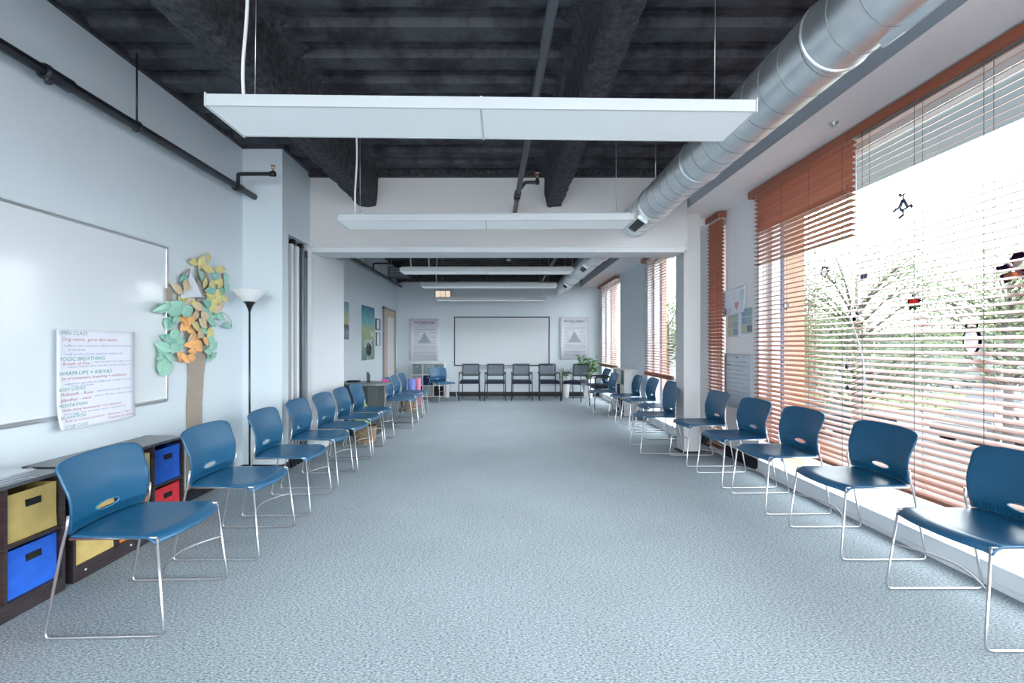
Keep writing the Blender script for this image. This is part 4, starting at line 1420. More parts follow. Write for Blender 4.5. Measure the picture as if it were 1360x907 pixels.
# smoke detector, soffit sprinkler, little lit window, supply box
bm = NB(); lathe(bm, [(0.05, 0), (0.055, -0.01), (0.05, -0.035), (0.03, -0.045)], (0.15, 10.3, DZ + 0.001), 18)
tag(obj('smoke_detector', bm, M['white_paint'], smooth=True), 'round white smoke detector on the dark back room ceiling', 'smoke detector')
y, z = 4.05, 2.90
bm = NB(); lathe(bm, [(0.03, 0), (0.03, -0.006), (0.012, -0.012), (0.012, -0.03), (0.02, -0.033)], (2.38, 3.20, 2.90), 14)
tag(obj('soffit_sprinkler', bm, M['silver']), 'small recessed sprinkler in the white soffit above the big blinds', 'sprinkler')
kf2 = 11.48 / 592
t = thing('wall_lantern', 'small warm-lit three-pane panel high on the far wall', 'wall light', ((588.5 - 667) * kf2, YF, 1.3 + (459 - 391) * kf2))
bm = NB(); box(bm, -0.20, 0.20, -0.05, 0, -0.10, 0.10); obj('housing', bm, M['door_frame'], t, bevel=0.004)
for k in range(3):
    bm = NB(); box(bm, -0.185 + k * 0.128, -0.185 + k * 0.128 + 0.114, -0.056, -0.0505, -0.085, 0.085); obj('lit_pane', bm, M['warm_glass'], t)
t = thing('supply_box', 'grey metal air box hung at the poster wall under the deck', 'vent box', (-2.50, 10.7, 2.92))
bm = NB(); box(bm, -0.2, 0.30, -0.15, 0.15, 0.0, 0.24); obj('box_body', bm, M['mesh_grey'], t, bevel=0.004)
bm = NB()
for k in range(6):
    box(bm, -0.17, 0.27, -0.158, -0.15, 0.02 + k * 0.036, 0.032 + k * 0.036)
obj('grille', bm, M['white_metal'], t)
bm = NB(); tube(bm, [(0.1, 0, 0.24), (0.1, 0, 0.39)], 0.006, 6); tube(bm, [(-0.1, 0, 0.24), (-0.1, 0, 0.39)], 0.006, 6); obj('hanger_rod', bm, M['iron'], t)

# ------------------------------------------------------------------ posters and frames
def poster_far(px0, px1, py0, py1, title, label, tm):
    k = 11.46 / 592
    x0, x1, z1, z0 = (px0 - 667) * k, (px1 - 667) * k, 1.3 + (459 - py0) * k, 1.3 + (459 - py1) * k
    w, h = x1 - x0, z1 - z0
    t = bpy.data.objects.new('poster', None); C.objects.link(t)
    t.matrix_world = frame_far((x0, YF - 0.001, z0))
    tag(t, label, 'poster', 'text posters on the far wall')
    bm = NB()
    rows = []
    n = 12
    for j in range(2):
        rows.append([bm.verts.new((w * i / n, h * j, 0.004 + 0.03 * max(0, 1 - i / n * 5) ** 2)) for i in range(n + 1)])
    for i in range(n):
        bm.faces.new((rows[0][i], rows[0][i + 1], rows[1][i + 1], rows[1][i])).smooth = True
    o = obj('sheet', bm, M['paper'], t, recalc=False)
    sm = o.modifiers.new('thickness', 'SOLIDIFY'); sm.thickness = 0.0015; sm.offset = -1
    bm = NB()
    text_into(bm, title, 0.078, Matrix.Translation((w * 0.5, h * 0.885, 0.008)), 0, w * 0.72, bold=0.0015, align='CENTER')
    box(bm, w * 0.34, w * 0.70, h * 0.862, h * 0.868, 0.007, 0.008)
    obj('title', bm, tm, t, recalc=False)
    bm = NB()
    r2 = random.Random(3)
    ys = [0.80, 0.745, 0.735, 0.69, 0.665, 0.635, 0.60, 0.57, 0.54, 0.50, 0.47, 0.41, 0.36, 0.34, 0.31, 0.28, 0.20, 0.185, 0.12, 0.10]
    for q, yy in enumerate(ys):
        x = w * 0.12
        xe = w * (0.88 if q % 3 != 0 or q > 14 else 0.5)
        while x < xe:
            L = r2.uniform(0.012, 0.05)
            if not (0.40 < yy < 0.68 and w * 0.33 < x + L / 2 < w * 0.68):
                box(bm, x, min(x + L, xe), h * yy, h * yy + 0.0055, 0.0075, 0.0082)
            x += L + 0.008
    box(bm, w * 0.86, w * 0.865, h * 0.44, h * 0.57, 0.0075, 0.0082)
    obj('print_lines', bm, M['ink_grey'], t, recalc=False)
    bm = NB()
    tip, bl, br = (w * 0.5, h * 0.66), (w * 0.30, h * 0.42), (w * 0.72, h * 0.42)
    prism(bm, [(tip[0], tip[1], 0.0072), (bl[0], bl[1], 0.0072), (br[0], br[1], 0.0072)], (0, 0, 0.0006))
    obj('triangle_drawing', bm, mat('pale_print_blue', (0.40, 0.47, 0.55), 0.7), t)
    bm = NB()
    for k in range(5):
        xx = w * (0.40 + 0.05 * k)
        box(bm, xx, xx + 0.009, h * 0.43, h * (0.60 - 0.05 * abs(k - 2)), 0.0080, 0.0086)
    for (a, b) in ((tip, bl), (tip, br), (bl, br)):
        tube(bm, [(a[0], a[1], 0.0082), (b[0], b[1], 0.0082)], 0.004, 4)
    obj('triangle_lines', bm, M['ink_grey'], t)
poster_far(544, 583, 423, 479, 'The Twelve Steps', 'white paper poster reading The Twelve Steps above the cube shelf', M['ink_purple'])
poster_far(744, 782, 421, 478, 'The Twelve Traditions', 'white paper poster reading The Twelve Traditions near the plants', M['ink_grey'])

def sky_print(name, c):
    m, nt, b = new_mat(name)
    setin(b, 'Roughness', 0.5)
    tc = nt.nodes.new('ShaderNodeTexCoord')
    sp = nt.nodes.new('ShaderNodeSeparateXYZ')
    nz = nt.nodes.new('ShaderNodeTexNoise'); nz.inputs['Scale'].default_value = 5; nz.inputs['Detail'].default_value = 6
    ma = nt.nodes.new('ShaderNodeMath'); ma.operation = 'MULTIPLY_ADD'; ma.inputs[1].default_value = 0.45; ma.inputs[2].default_value = -0.22
    ad = nt.nodes.new('ShaderNodeMath'); ad.operation = 'ADD'
    r = nt.nodes.new('ShaderNodeValToRGB')
    els = r.color_ramp.elements
    els[0].position = c[0][0]; els[0].color = c[0][1] + (1,)
    els[1].position = c[-1][0]; els[1].color = c[-1][1] + (1,)
    for p, q in c[1:-1]:
        e = els.new(p); e.color = q + (1,)
    nt.links.new(tc.outputs['Generated'], sp.inputs[0])
    nt.links.new(tc.outputs['Generated'], nz.inputs['Vector'])
    nt.links.new(nz.outputs[0], ma.inputs[0])
    nt.links.new(sp.outputs['Y'], ad.inputs[0]); nt.links.new(ma.outputs[0], ad.inputs[1])
    nt.links.new(ad.outputs[0], r.inputs[0])
    nt.links.new(r.outputs[0], b.inputs['Base Color'])
    return m
# wide poster with lettering
ya, za = onleft(480.5, 404.5, 2.715); yb, zb_ = onleft(497.5, 410, 2.715)
zlow = onleft(497.5, 477, 2.715)[1]; zup = za
t = bpy.data.objects.new('poster', None); C.objects.link(t)
t.matrix_world = frame_left((XLB + 0.001, ya, zlow))
tag(t, 'tall teal and yellow painted poster with white lettering above the grey desk', 'poster')
w, h = yb - ya, zup - zlow
bm = NB(); box(bm, 0, w, 0, h, 0.0, 0.004)
obj('sheet', bm, sky_print('painted_teal_yellow', [(0.0, (0.13, 0.22, 0.22)), (0.3, (0.22, 0.34, 0.30)), (0.55, (0.42, 0.48, 0.24)), (0.72, (0.16, 0.42, 0.45)), (1.0, (0.015, 0.15, 0.27))]), t)
bm = NB()
text_into(bm, 'ER', 0.13, Matrix.Translation((w * 0.66, h * 0.45, 0.0055)), 0, w * 0.26, bold=0.002)
text_into(bm, 'LIGHT', 0.20, Matrix.Translation((w * 0.16, h * 0.25, 0.0055)), 0, w * 0.62, bold=0.003)
obj('lettering', bm, M['white_print'], t, recalc=False)
# landscape print partly behind the partition leaf
ya, za = onleft(453.0, 397, 2.715); yb, zb_ = onleft(464.5, 398.5, 2.715)
zlow = onleft(464.5, 453, 2.715)[1]; zt_ = onleft(464.5, 400, 2.715)[1]
t = bpy.data.objects.new('poster', None); C.objects.link(t)
t.matrix_world = frame_left((XLB + 0.001, ya, zlow))
tag(t, 'lakeside sunset print with white border, half hidden by the partition leaf', 'poster')
w, h = yb - ya, zt_ - zlow
bm = NB(); box(bm, 0, w, 0, h, 0.0, 0.004); obj('sheet', bm, M['paper'], t)
bm = NB(); box(bm, 0.02, w - 0.04, 0.03, h - 0.03, 0.004, 0.005)
obj('picture', bm, sky_print('sunset_print', [(0.0, (0.10, 0.17, 0.22)), (0.22, (0.25, 0.33, 0.36)), (0.30, (0.05, 0.08, 0.12)), (0.38, (0.08, 0.10, 0.14)), (0.42, (0.62, 0.45, 0.22)), (0.6, (0.45, 0.52, 0.40)), (1.0, (0.12, 0.30, 0.48))]), t)
for (p0, p1, q0, q1, lab) in ((498.5, 503.8, 423, 437.5, 'small framed certificate beside the door, upper of the pair'), (499.2, 503.8, 441.5, 459, 'small framed certificate beside the door, lower of the pair')):
    ya = onleft(p0, 0, 2.715)[0]; yb = onleft(p1, 0, 2.715)[0]
    zt_ = onleft(p0, q0, 2.715)[1]; zlow = onleft(p0, q1, 2.715)[1]
    t = bpy.data.objects.new('picture_frame', None); C.objects.link(t)
    t.matrix_world = frame_left((XLB + 0.001, ya, zlow))
    tag(t, lab, 'picture frame', 'framed certificates beside the door')
    w, h = yb - ya, zt_ - zlow
    bm = NB(); box(bm, 0, w, 0, h, 0, 0.012); obj('mount', bm, M['paper'], t)
    bm = NB()
    for b in ((0, w, 0, 0.015), (0, w, h - 0.015, h)):
        box(bm, b[0], b[1], b[2], b[3], 0.001, 0.028)
    box(bm, 0, 0.015, 0.015, h - 0.015, 0.001, 0.028); box(bm, w - 0.015, w, 0.015, h - 0.015, 0.001, 0.028)
    obj('frame', bm, M['ink_black'] if p0 < 499 else M['door_frame'], t)

# ------------------------------------------------------------------ papers on the wall between the windows
def sheet_right(name, y_hi, z0, w, h, label, m, tilt=0.0, group=None, off=0.002, curl=0.0):
    """y_hi: the edge seen on the far side of the sheet."""
    t = bpy.data.objects.new(name, None); C.objects.link(t)
    t.matrix_world = frame_right((XR - off, y_hi, z0)) @ Matrix.Rotation(tilt, 4, 'Z')
    tag(t, label, 'paper sheet', group)
    bm = NB()
    n = 10
    rows = []
    for j in range(n + 1):
        rows.append([bm.verts.new((w * i / n, h * j / n, 0.001 + curl * max(0, (i / n - 0.5) * 2) ** 2 * max(0, 1 - j / n * 1.3))) for i in range(n + 1)])
    for a, b in zip(rows, rows[1:]):
        for i in range(n):
            bm.faces.new((a[i], a[i + 1], b[i + 1], b[i])).smooth = True
    o = obj('sheet', bm, m, t, recalc=False)
    sm = o.modifiers.new('thickness', 'SOLIDIFY'); sm.thickness = 0.001; sm.offset = -1
    return t
def ry(px): return onright(px, 0, XR)[0]
def rz(px, py): return onright(px, py, XR)[1]
# coloured schedule pages
for (a, b, zt_, zl_, lab, pal) in ((967, 981.5, 416, 447, 'colour-blocked schedule page farther from the big window', [('leaf_cream', 'leaf_green'), ('leaf_cream', 'canopy_grey'), ('leaf_yellow', 'mat_violet')]),
                              (985, 1000, 409, 443, 'colour-blocked schedule page nearer the big window', [('mat_violet', 'leaf_green2'), ('mat_violet', 'leaf_green'), ('leaf_yellow', 'bin_navy')])):
    y1_, y0_ = ry(a), ry(b)
    z1_, z0_ = rz((a + b) / 2, zt_), rz((a + b) / 2, zl_)
    w, h = y1_ - y0_, z1_ - z0_
    t = sheet_right('schedule_page', y1_, z0_, w, h, lab, M['paper_grey'], 0, 'schedule pages on the window wall')
    for r_ in range(3):
        for c_ in range(2):
            bm = NB()
            x0 = w * (0.04 + 0.48 * c_); y0_b = h * (0.68 - 0.31 * r_)
            box(bm, x0, x0 + w * 0.44, y0_b, y0_b + h * 0.27, 0.002, 0.0028)
            pm = pal[r_][c_]
            obj('colour_block', bm, mat('pastel_' + pm + str(a), tuple(0.5 * q + 0.22 for q in M[pm].node_tree.nodes['Principled BSDF'].inputs['Base Color'].default_value[:3]), 0.7), t)
    bm = NB()
    for k in range(9):
        for c_ in range(2):
            box(bm, w * (0.06 + 0.48 * c_), w * (0.44 + 0.48 * c_), h * (0.08 + 0.1 * k), h * (0.08 + 0.1 * k) + 0.003, 0.0029, 0.0034)
    obj('print_lines', bm, M['ink_grey'], t)
y1_, y0_ = ry(961.5), ry(993.5)
z1_, z0_ = rz(978, 384), rz(978, 419)
w, h = y1_ - y0_, z1_ - z0_
t = sheet_right('drawing_sheet', y1_, z0_, w, h, 'white paper with purple 1 and pink heart drawing pinned above the schedule pages', M['paper'], R(3), None, 0.012, 0.03)
bm = NB(); text_into(bm, '1', 0.11, Matrix.Translation((w * 0.03, h * 0.06, 0.004)), 0, 0.03, bold=0.002)
obj('numeral', bm, mat('purple_marker', (0.22, 0.14, 0.45), 0.6), t, recalc=False)
bm = NB()
pts = []
for k in range(24):
    a = 2 * PI * k / 24
    pts.append((w * 0.62 + 0.0032 * 16 * math.sin(a) ** 3 * 0.9, h * 0.32 + 0.0036 * (13 * math.cos(a) - 5 * math.cos(2 * a) - 2 * math.cos(3 * a) - math.cos(4 * a)), 0.004))
prism(bm, pts, (0, 0, 0.0008))
obj('heart', bm, mat('pink_crayon', (0.62, 0.30, 0.36), 0.8), t)
bm = NB()
for k in range(4):
    box(bm, w * 0.14, w * (0.42 - 0.03 * k), h * (0.24 - 0.055 * k), h * (0.24 - 0.055 * k) + 0.004, 0.004, 0.0046)
obj('handwriting', bm, M['ink_red'], t)
bm = NB()
for k in range(5):
    box(bm, w * (0.78 + 0.04 * k), w * (0.785 + 0.04 * k), h * 0.50, h * 0.82, 0.004, 0.0046)
box(bm, w * 0.78, w * 0.945, h * 0.5, h * 0.51, 0.004, 0.0046); box(bm, w * 0.78, w * 0.945, h * 0.82, h * 0.83, 0.004, 0.0046)
for k in range(12):
    a = k / 12 * 2 * PI
    box(bm, w * 0.55 + 0.03 * math.cos(a), w * 0.55 + 0.03 * math.cos(a) + 0.006, h * 0.68 + 0.03 * math.sin(a), h * 0.68 + 0.03 * math.sin(a) + 0.004, 0.004, 0.0046)
obj('ladder_drawing', bm, M['ink_grey'], t)
y1_, y0_ = ry(962.5), ry(1000)
z1_, z0_ = rz(981, 470), rz(981, 543)
w, h = y1_ - y0_, z1_ - z0_
t = sheet_right('notes_sheet', y1_, z0_, w, h, 'large pale handwritten sheet on the wall below the schedule pages', M['paper_grey'])
bm = NB()
r3 = random.Random(11)
for k, xe in enumerate((0.78, 0.80, 0.68, 0.78, 0.94, 0.70, 0.88, 0.92, 0.62, 0.5, 0.6)):
    x = w * (0.08 if k != 1 else 0.27)
    y = h * (0.86 - k * 0.078)
    while x < w * xe:
        L = r3.uniform(0.02, 0.05)
        pts = [(x + L * q / 6, y + r3.uniform(-0.006, 0.006), 0.0028) for q in range(7)]
        tube(bm, pts, 0.0014, 4)
        x += L + 0.012
obj('handwriting', bm, M['ink_grey'], t)
bm = NB(); box(bm, w * 0.08, w * 0.24, h * 0.775, h * 0.792, 0.0022, 0.003); obj('blackout_mark', bm, M['ink_black'], t)
bm = NB(); box(bm, w * 0.43, w * 0.52, h * 0.925, h * 0.95, 0.0022, 0.003); obj('green_mark', bm, M['ink_green'], t)

# ------------------------------------------------------------------ venetian blinds
def blind(label, x, y0, y1, ztop, zbot, tilts, valance_ext=(0.0, 0.0), val_z=None, cords=True, ladders=None, stack=0, group='wood venetian blinds on the windows', ztop_val=0.07):
    """Hung in the plane X=x.  tilts: function of height giving the rise of a slat per metre outward."""
    t = thing('venetian_blind', label, 'blind', (x, y0, zbot), 0, group)
    L = y1 - y0
    H = ztop - zbot
    bm = NB()
    pitch = 0.0435
    z = 0.03 + stack * 0.006
    th = 0.0028
    while z < H - 0.06:
        sl = tilts(zbot + z)
        a = math.atan(sl)
        hw = 0.025
        dx, dz = hw * math.cos(a), hw * math.sin(a)
        nx, nz = -math.sin(a) * th / 2, math.cos(a) * th / 2
        wob = rnd.uniform(-0.0012, 0.0012)
        crown = 0.0012
        for (yy0, yy1) in ((0.006, L - 0.006),):
            q = []
            for yy in (yy0, yy1):
                q.append([bm.verts.new((-dx - nx, yy, z - dz - nz + wob)), bm.verts.new((0 - nx, yy, z - nz + crown + wob)), bm.verts.new((dx - nx, yy, z + dz - nz + wob)),
                          bm.verts.new((dx + nx, yy, z + dz + nz + wob)), bm.verts.new((0 + nx, yy, z + nz + crown + wob)), bm.verts.new((-dx + nx, yy, z - dz + nz + wob))])
            n = 6
            for k in range(n):
                bm.faces.new((q[0][k], q[0][(k + 1) % n], q[1][(k + 1) % n], q[1][k]))
            bm.faces.new(q[0][::-1]); bm.faces.new(q[1])
        z += pitch
    for k in range(stack):
        box(bm, -0.025, 0.025, 0.006, L - 0.006, 0.024 + 0.006 * k, 0.0275 + 0.006 * k)
    obj('slats', bm, M['blind_wood'], t)
    bm = NB(); box(bm, -0.026, 0.026, 0.004, L - 0.004, 0.0, 0.020); obj('bottom_rail', bm, M['blind_wood'], t, bevel=0.004)
    bm = NB(); box(bm, -0.028, 0.028, 0.0, L, H - 0.05, H - 0.005); obj('head_rail', bm, M['white_metal'], t)
    bm = NB(); box(bm, -0.066, -0.052, -valance_ext[0], L + valance_ext[1], H - ztop_val, H)
    if valance_ext[0] > 0.005:
        box(bm, -0.052, 0.03, -valance_ext[0], -valance_ext[0] + 0.008, H - ztop_val, H)
    if valance_ext[1] > 0.005:
        box(bm, -0.052, 0.02, L + valance_ext[1] - 0.012, L + valance_ext[1], H - ztop_val, H)
    obj('valance', bm, M['valance'], t, bevel=0.003)
    bm = NB()
    if ladders is None:
        n = max(2, int(L / 0.42) + 1)
        ladders = [0.09 + (L - 0.18) * i / (n - 1) for i in range(n)]
    for yy in ladders:
        for xx in (-0.0265, 0.0265):
            tube(bm, [(xx, yy, 0.01), (xx, yy, H - 0.05)], 0.0019, 4, caps=False)
    obj('ladder_cords', bm, M['ladder'], t)
    return t
up = lambda z: 0.41
def mixed(z): return (-0.55 if z > 2.45 else -0.20) if z > 2.10 else 0.36
bx = 2.615
tA = blind('wood venetian blind at the column end of the big window, upper slats turned shut', bx, 3.305, 4.60, 2.885, 0.355, mixed, (0.0015, 0.03))
tB = blind('wood venetian blind over the middle of the big window, slats open', bx, 1.90, 3.295, 2.885, 0.355, up, (0.0015, 0.0015))
tC = dup(tB, (bx, 0.50, 0.355), 0, 'wood venetian blind over the camera end of the big window, outside the frame', 'wood venetian blinds on the windows')
tD = dup(tB, (bx, -0.90, 0.355), 0, 'wood venetian blind of the big window behind the camera', 'wood venetian blinds on the windows')
blind('narrow reddish blind shut from top to floor beside the column', bx, 5.27, 5.655, 2.885, 0.06, lambda z: -0.85 if z > 1.3 else -0.7, (0.01, 0.01))
blind('raised blind on the window just past the column, slats open', 2.455, 6.42, 7.66, 2.785, 0.80, lambda z: 0.22, (0.01, 0.03), stack=6)
blind('raised blind on the farthest window above the plants, slats open', 2.455, 9.45, 11.15, 2.785, 0.80, lambda z: 0.15, (0.02, 0.03), stack=6)
# pull cords
def cord(parent_label, pts, tassels, name='blind_cord'):
    t = thing(name, parent_label, 'cord', pts[0])
    o = Vector(pts[0])
    bm = NB(); tube(bm, fillet([Vector(p) - o for p in pts], 0.25, 8), 0.0035, 6); obj('cord', bm, M['cordm'], t)
    for p in tassels:
        q = Vector(p) - o
        bm = NB(); lathe(bm, [(0.004, 0.03), (0.010, 0.02), (0.011, 0), (0.006, -0.004)], q, 10); obj('tassel', bm, M['ink_black'], t)
        bm = NB(); tube(bm, [q + Vector((0, 0, 0.02)), (q.x, q.y, 2.5 - o.z)], 0.001, 4); obj('lift_string', bm, M['ladder'], t)
    return t
def rp(px, py, X): 
    y, z = onright(px, py, X)
    return (X, y, z)
cord('white looped pull cord hanging between the two blinds of the big window', [rp(1137, 200, 2.57), rp(1137, 280, 2.57), rp(1133, 360, 2.57), rp(1130, 425, 2.57), rp(1140, 452, 2.57), rp(1147, 480, 2.57), rp(1149, 515, 2.57)], [rp(1124.5, 489, 2.57), rp(1125.5, 517, 2.57)])
cord('white cord hanging at the edge of the window past the column', [(2.47, 7.70, 2.6), (2.47, 7.70, 1.5), (2.46, 7.76, 1.2), (2.46, 7.70, 0.9)], [])

# ------------------------------------------------------------------ stickers on the glass
GX = 2.79
GST = 'stickers on the big window glass'
def sticker(name, label, px, py, build):
    y, z = onright(px, py, GX)
    t = bpy.data.objects.new(name, None); C.objects.link(t)
    t.matrix_world = frame_right((GX, y, z))
    tag(t, label, 'window sticker', GST)
    build(t)
def flat(pts, m, parent, name, off=0.0):
    bm = NB(); prism(bm, [(a, b, off) for a, b in pts], (0, 0, 0.0012)); return obj(name, bm, M[m] if isinstance(m, str) else m, parent)
def ringf(outer, inner, m, parent, name, off=0.0):
    bm = NB()
    n = len(outer)
    L = [[bm.verts.new((a, b, off + z)) for a, b in pts] for pts in (outer, inner) for z in (0, 0.0012)]
    for k in range(n):
        j = (k + 1) % n
        for p, q in ((0, 2), (1, 3), (0, 1), (2, 3)):
            bm.faces.new((L[p][k], L[p][j], L[q][j], L[q][k]))
    return obj(name, bm, M[m], parent)
def ell(cx, cy, a, b, n=20, rot=0):
    return [(cx + a * math.cos(2 * PI * k / n) * math.cos(rot) - b * math.sin(2 * PI * k / n) * math.sin(rot), cy + a * math.cos(2 * PI * k / n) * math.sin(rot) + b * math.sin(2 * PI * k / n) * math.cos(rot)) for k in range(n)]
def star(r0, r1, n, ph=0):
    return [((r1 if k % 2 == 0 else r0) * math.cos(PI * k / n + ph), (r1 if k % 2 == 0 else r0) * math.sin(PI * k / n + ph)) for k in range(2 * n)]
white_film = film_mat('white_translucent_film', (0.75, 0.74, 0.76))
M['film'] = white_film
M['coral'] = film_mat('coral_red_film', (0.60, 0.06, 0.03))
M['green_film'] = film_mat('green_film', (0.04, 0.30, 0.15))
M['peach'] = film_mat('peach_film', (0.65, 0.32, 0.20))
M['blue_film'] = film_mat('steel_blue_film', (0.14, 0.20, 0.30))
M['plum'] = film_mat('dark_plum_film', (0.03, 0.015, 0.05))
def sun_a(t):
    ringf(star(0.042, 0.062, 9), ell(0, 0, 0.034, 0.034, 18), 'plum', t, 'rays')
    flat(ell(0, 0, 0.034, 0.034, 18), 'film', t, 'face')
sticker('sun_sticker', 'spiky sun sticker with pale face on the glass below the shut slats', 1095, 361, sun_a)
def sun_b(t):
    ringf(star(0.032, 0.045, 9), ell(0, 0, 0.027, 0.030, 18), 'plum', t, 'rays'); flat(ell(0, 0, 0.027, 0.030, 18), 'film', t, 'face')
sticker('sun_sticker', 'small round spiky sticker against the outer pier', 1044, 406, sun_b)
def badge(t):
    flat([(-0.04, -0.028), (0.034, -0.022), (0.04, 0.028), (-0.03, 0.022)], 'blue_film', t, 'film')
    flat([(-0.005, -0.024), (0.004, -0.024), (0.009, 0.024), (0.0, 0.024)], 'film', t, 'stripe', 0.0014)
sticker('badge_sticker', 'small blue rectangular sticker between the suns', 1147, 368, badge)
def panda(t):
    flat(ell(0, 0.035, 0.038, 0.030), 'film', t, 'head'); flat(ell(0, -0.035, 0.038, 0.042), 'film', t, 'body')
    for s in (-1, 1):
        flat(ell(s * 0.028, 0.058, 0.012, 0.010), 'plum', t, 'ear', 0.0014); flat(ell(s * 0.014, 0.035, 0.009, 0.007), 'plum', t, 'eye_patch', 0.0014)
        flat(ell(s * 0.034, -0.012, 0.018, 0.008, rot=-s * 0.6), 'plum', t, 'arm', 0.0014)
    flat(ell(0.0, -0.055, 0.026, 0.014), 'plum', t, 'foot', 0.0014)
sticker('panda_sticker', 'black and white panda sticker beside the pull cord', 1134, 415, panda)
def sun_c(t):
    ringf(star(0.040, 0.062, 8, 0.2), ell(0, 0, 0.036, 0.036, 16, 0.2), 'plum', t, 'rays'); flat([p for p in ell(0, 0, 0.036, 0.036, 16, 0.2) if p[1] > -0.019], 'coral', t, 'face')
    flat([p for p in ell(0, 0, 0.036, 0.036, 32, 0.2) if p[1] < -0.014], 'green_film', t, 'collar', 0.0002)
sticker('flower_sticker', 'spiky red and green sticker in the middle of the big window', 1213.5, 402, sun_c)
def penguin(t):
    ringf(ell(0, -0.022, 0.054, 0.082, 28), ell(-0.005, -0.026, 0.041, 0.070, 28), 'plum', t, 'body'); flat(ell(-0.005, -0.026, 0.041, 0.070, 28), 'film', t, 'belly')
    ringf(ell(0, 0.068, 0.038, 0.028, 20), ell(0, 0.062, 0.026, 0.014, 20), 'plum', t, 'head', 0.0014); flat(ell(0, 0.062, 0.026, 0.014, 20), 'film', t, 'face', 0.0014)
    flat([(-0.006, 0.052), (0.012, 0.052), (0.002, 0.042)], 'peach', t, 'beak', 0.0032)
    flat(ell(-0.018, -0.106, 0.018, 0.007), 'plum', t, 'foot', 0.0014); flat(ell(0.02, -0.106, 0.018, 0.007), 'plum', t, 'foot', 0.0014)
sticker('penguin_sticker', 'black and white penguin sticker on the big window', 1291, 447, penguin)
def butterfly(t):
    flat([(-0.10, 0.03), (-0.04, 0.04), (0.0, 0.005), (-0.03, -0.005), (-0.09, 0.0)], 'plum', t, 'upper_wing')
    flat([(-0.03, 0.055), (0.0, 0.11), (0.045, 0.08), (0.03, 0.03), (0.0, 0.005)], 'plum', t, 'upper_wing')
    flat([(-0.08, -0.02), (-0.02, -0.005), (-0.005, -0.05), (-0.05, -0.07)], 'plum', t, 'lower_wing')
    flat([(0.0, 0.0), (0.05, 0.02), (0.07, -0.03), (0.03, -0.06)], 'plum', t, 'lower_wing')
    flat([(-0.06, -0.024), (-0.02, -0.010), (0.02, -0.01), (0.045, -0.02), (0.02, -0.04), (-0.04, -0.05)], 'peach', t, 'wing_pattern', 0.0014)
    flat(ell(0.01, 0.03, 0.03, 0.016, rot=0.4), 'film', t, 'wing_pattern', 0.0014)
    flat(ell(0.0, 0.0, 0.008, 0.05, rot=0.9), 'ink_purple', t, 'body', 0.0026)
sticker('butterfly_sticker', 'large dark and peach butterfly sticker at the picture edge', 1349, 358, butterfly)
def skater(t):
    def limb(a, b, w):
        d = Vector((b[0] - a[0], b[1] - a[1])); nn = Vector((-d.y, d.x)).normalized() * w / 2
        flat([(a[0] + nn.x, a[1] + nn.y), (a[0] - nn.x, a[1] - nn.y), (b[0] - nn.x, b[1] - nn.y), (b[0] + nn.x, b[1] + nn.y)], 'blue_film', t, 'film')
    limb((-0.035, 0.075), (-0.015, 0.055), 0.02); limb((-0.02, 0.058), (0.02, 0.062), 0.012); limb((0.0, 0.055), (-0.005, 0.02), 0.014)
    limb((-0.005, 0.025), (-0.035, -0.025), 0.028); limb((0.0, 0.025), (0.03, -0.03), 0.022); limb((-0.035, -0.02), (-0.085, -0.035), 0.018)
    limb((-0.03, -0.03), (0.0, -0.055), 0.02); limb((0.0, -0.045), (0.055, -0.03), 0.016); limb((0.05, -0.025), (0.07, -0.05), 0.02); limb((0.0, -0.05), (-0.005, -0.085), 0.014); limb((-0.0, -0.08), (-0.04, -0.095), 0.02)
sticker('figure_sticker', 'blue A-shaped cut-out sticker high on the glass against the sky', 1200, 270, skater)

# ------------------------------------------------------------------ desk and small things of the back room
t = thing('desk', 'grey-green desk against the poster wall between the chair groups', 'desk', (-2.15, 6.68, 0))
bm = NB(); prism(bm, [(-0.50, -0.30, 0.72), (0.34, -0.30, 0.72), (0.46, -0.18, 0.72), (0.46, 0.24, 0.72), (-0.52, 0.24, 0.72)], (0, 0, 0.03)); obj('desk_top', bm, M['desk_top'], t, bevel=0.003)
bm = NB(); prism(bm, [(-0.48, -0.27, 0.0), (0.22, -0.27, 0.0), (0.33, -0.15, 0.0), (0.33, 0.20, 0.0), (-0.48, 0.20, 0.0)], (0, 0, 0.72)); obj('desk_body', bm, M['desk'], t, bevel=0.003)
t = thing('docking_box', 'flat black box on the grey desk top', 'electronics', (-2.24, 6.72, 0.75))
bm = NB(); box(bm, -0.09, 0.09, -0.05, 0.05, 0, 0.025); obj('case', bm, M['slot'], t, bevel=0.004)
t = thing('phone_handset', 'slim grey handset standing upright on the grey desk', 'phone', (-2.02, 6.72, 0.75))
bm = NB(); prism(bm, [(-0.022, 0, 0), (0.022, 0, 0), (0.028, 0, 0.10), (-0.004, 0, 0.16), (-0.028, 0, 0.14)], (0, 0.02, 0)); obj('case', bm, M['car_silver'], t, bevel=0.003)
bm = NB(); box(bm, -0.03, 0.03, -0.02, 0.04, 0, 0.012); obj('cradle', bm, M['slot'], t)
t = thing('pink_box', 'small magenta box on the far end of the grey desk', 'box', (-1.80, 6.84, 0.75))
bm = NB(); box(bm, -0.05, 0.05, -0.03, 0.03, 0, 0.03); obj('case', bm, M['pink'], t, bevel=0.003)
t = thing('cable_loop', 'black coiled cable hanging on the painted poster above the desk', 'cable', (XLB + 0.03, onleft(489, 0, 2.70)[0], onleft(489, 464, 2.70)[1]))
bm = NB(); tube(bm, [(0.0, 0.085 * math.cos(2 * PI * k / 24), 0.12 * math.sin(2 * PI * k / 24)) for k in range(24)], 0.010, 6, closed=True)
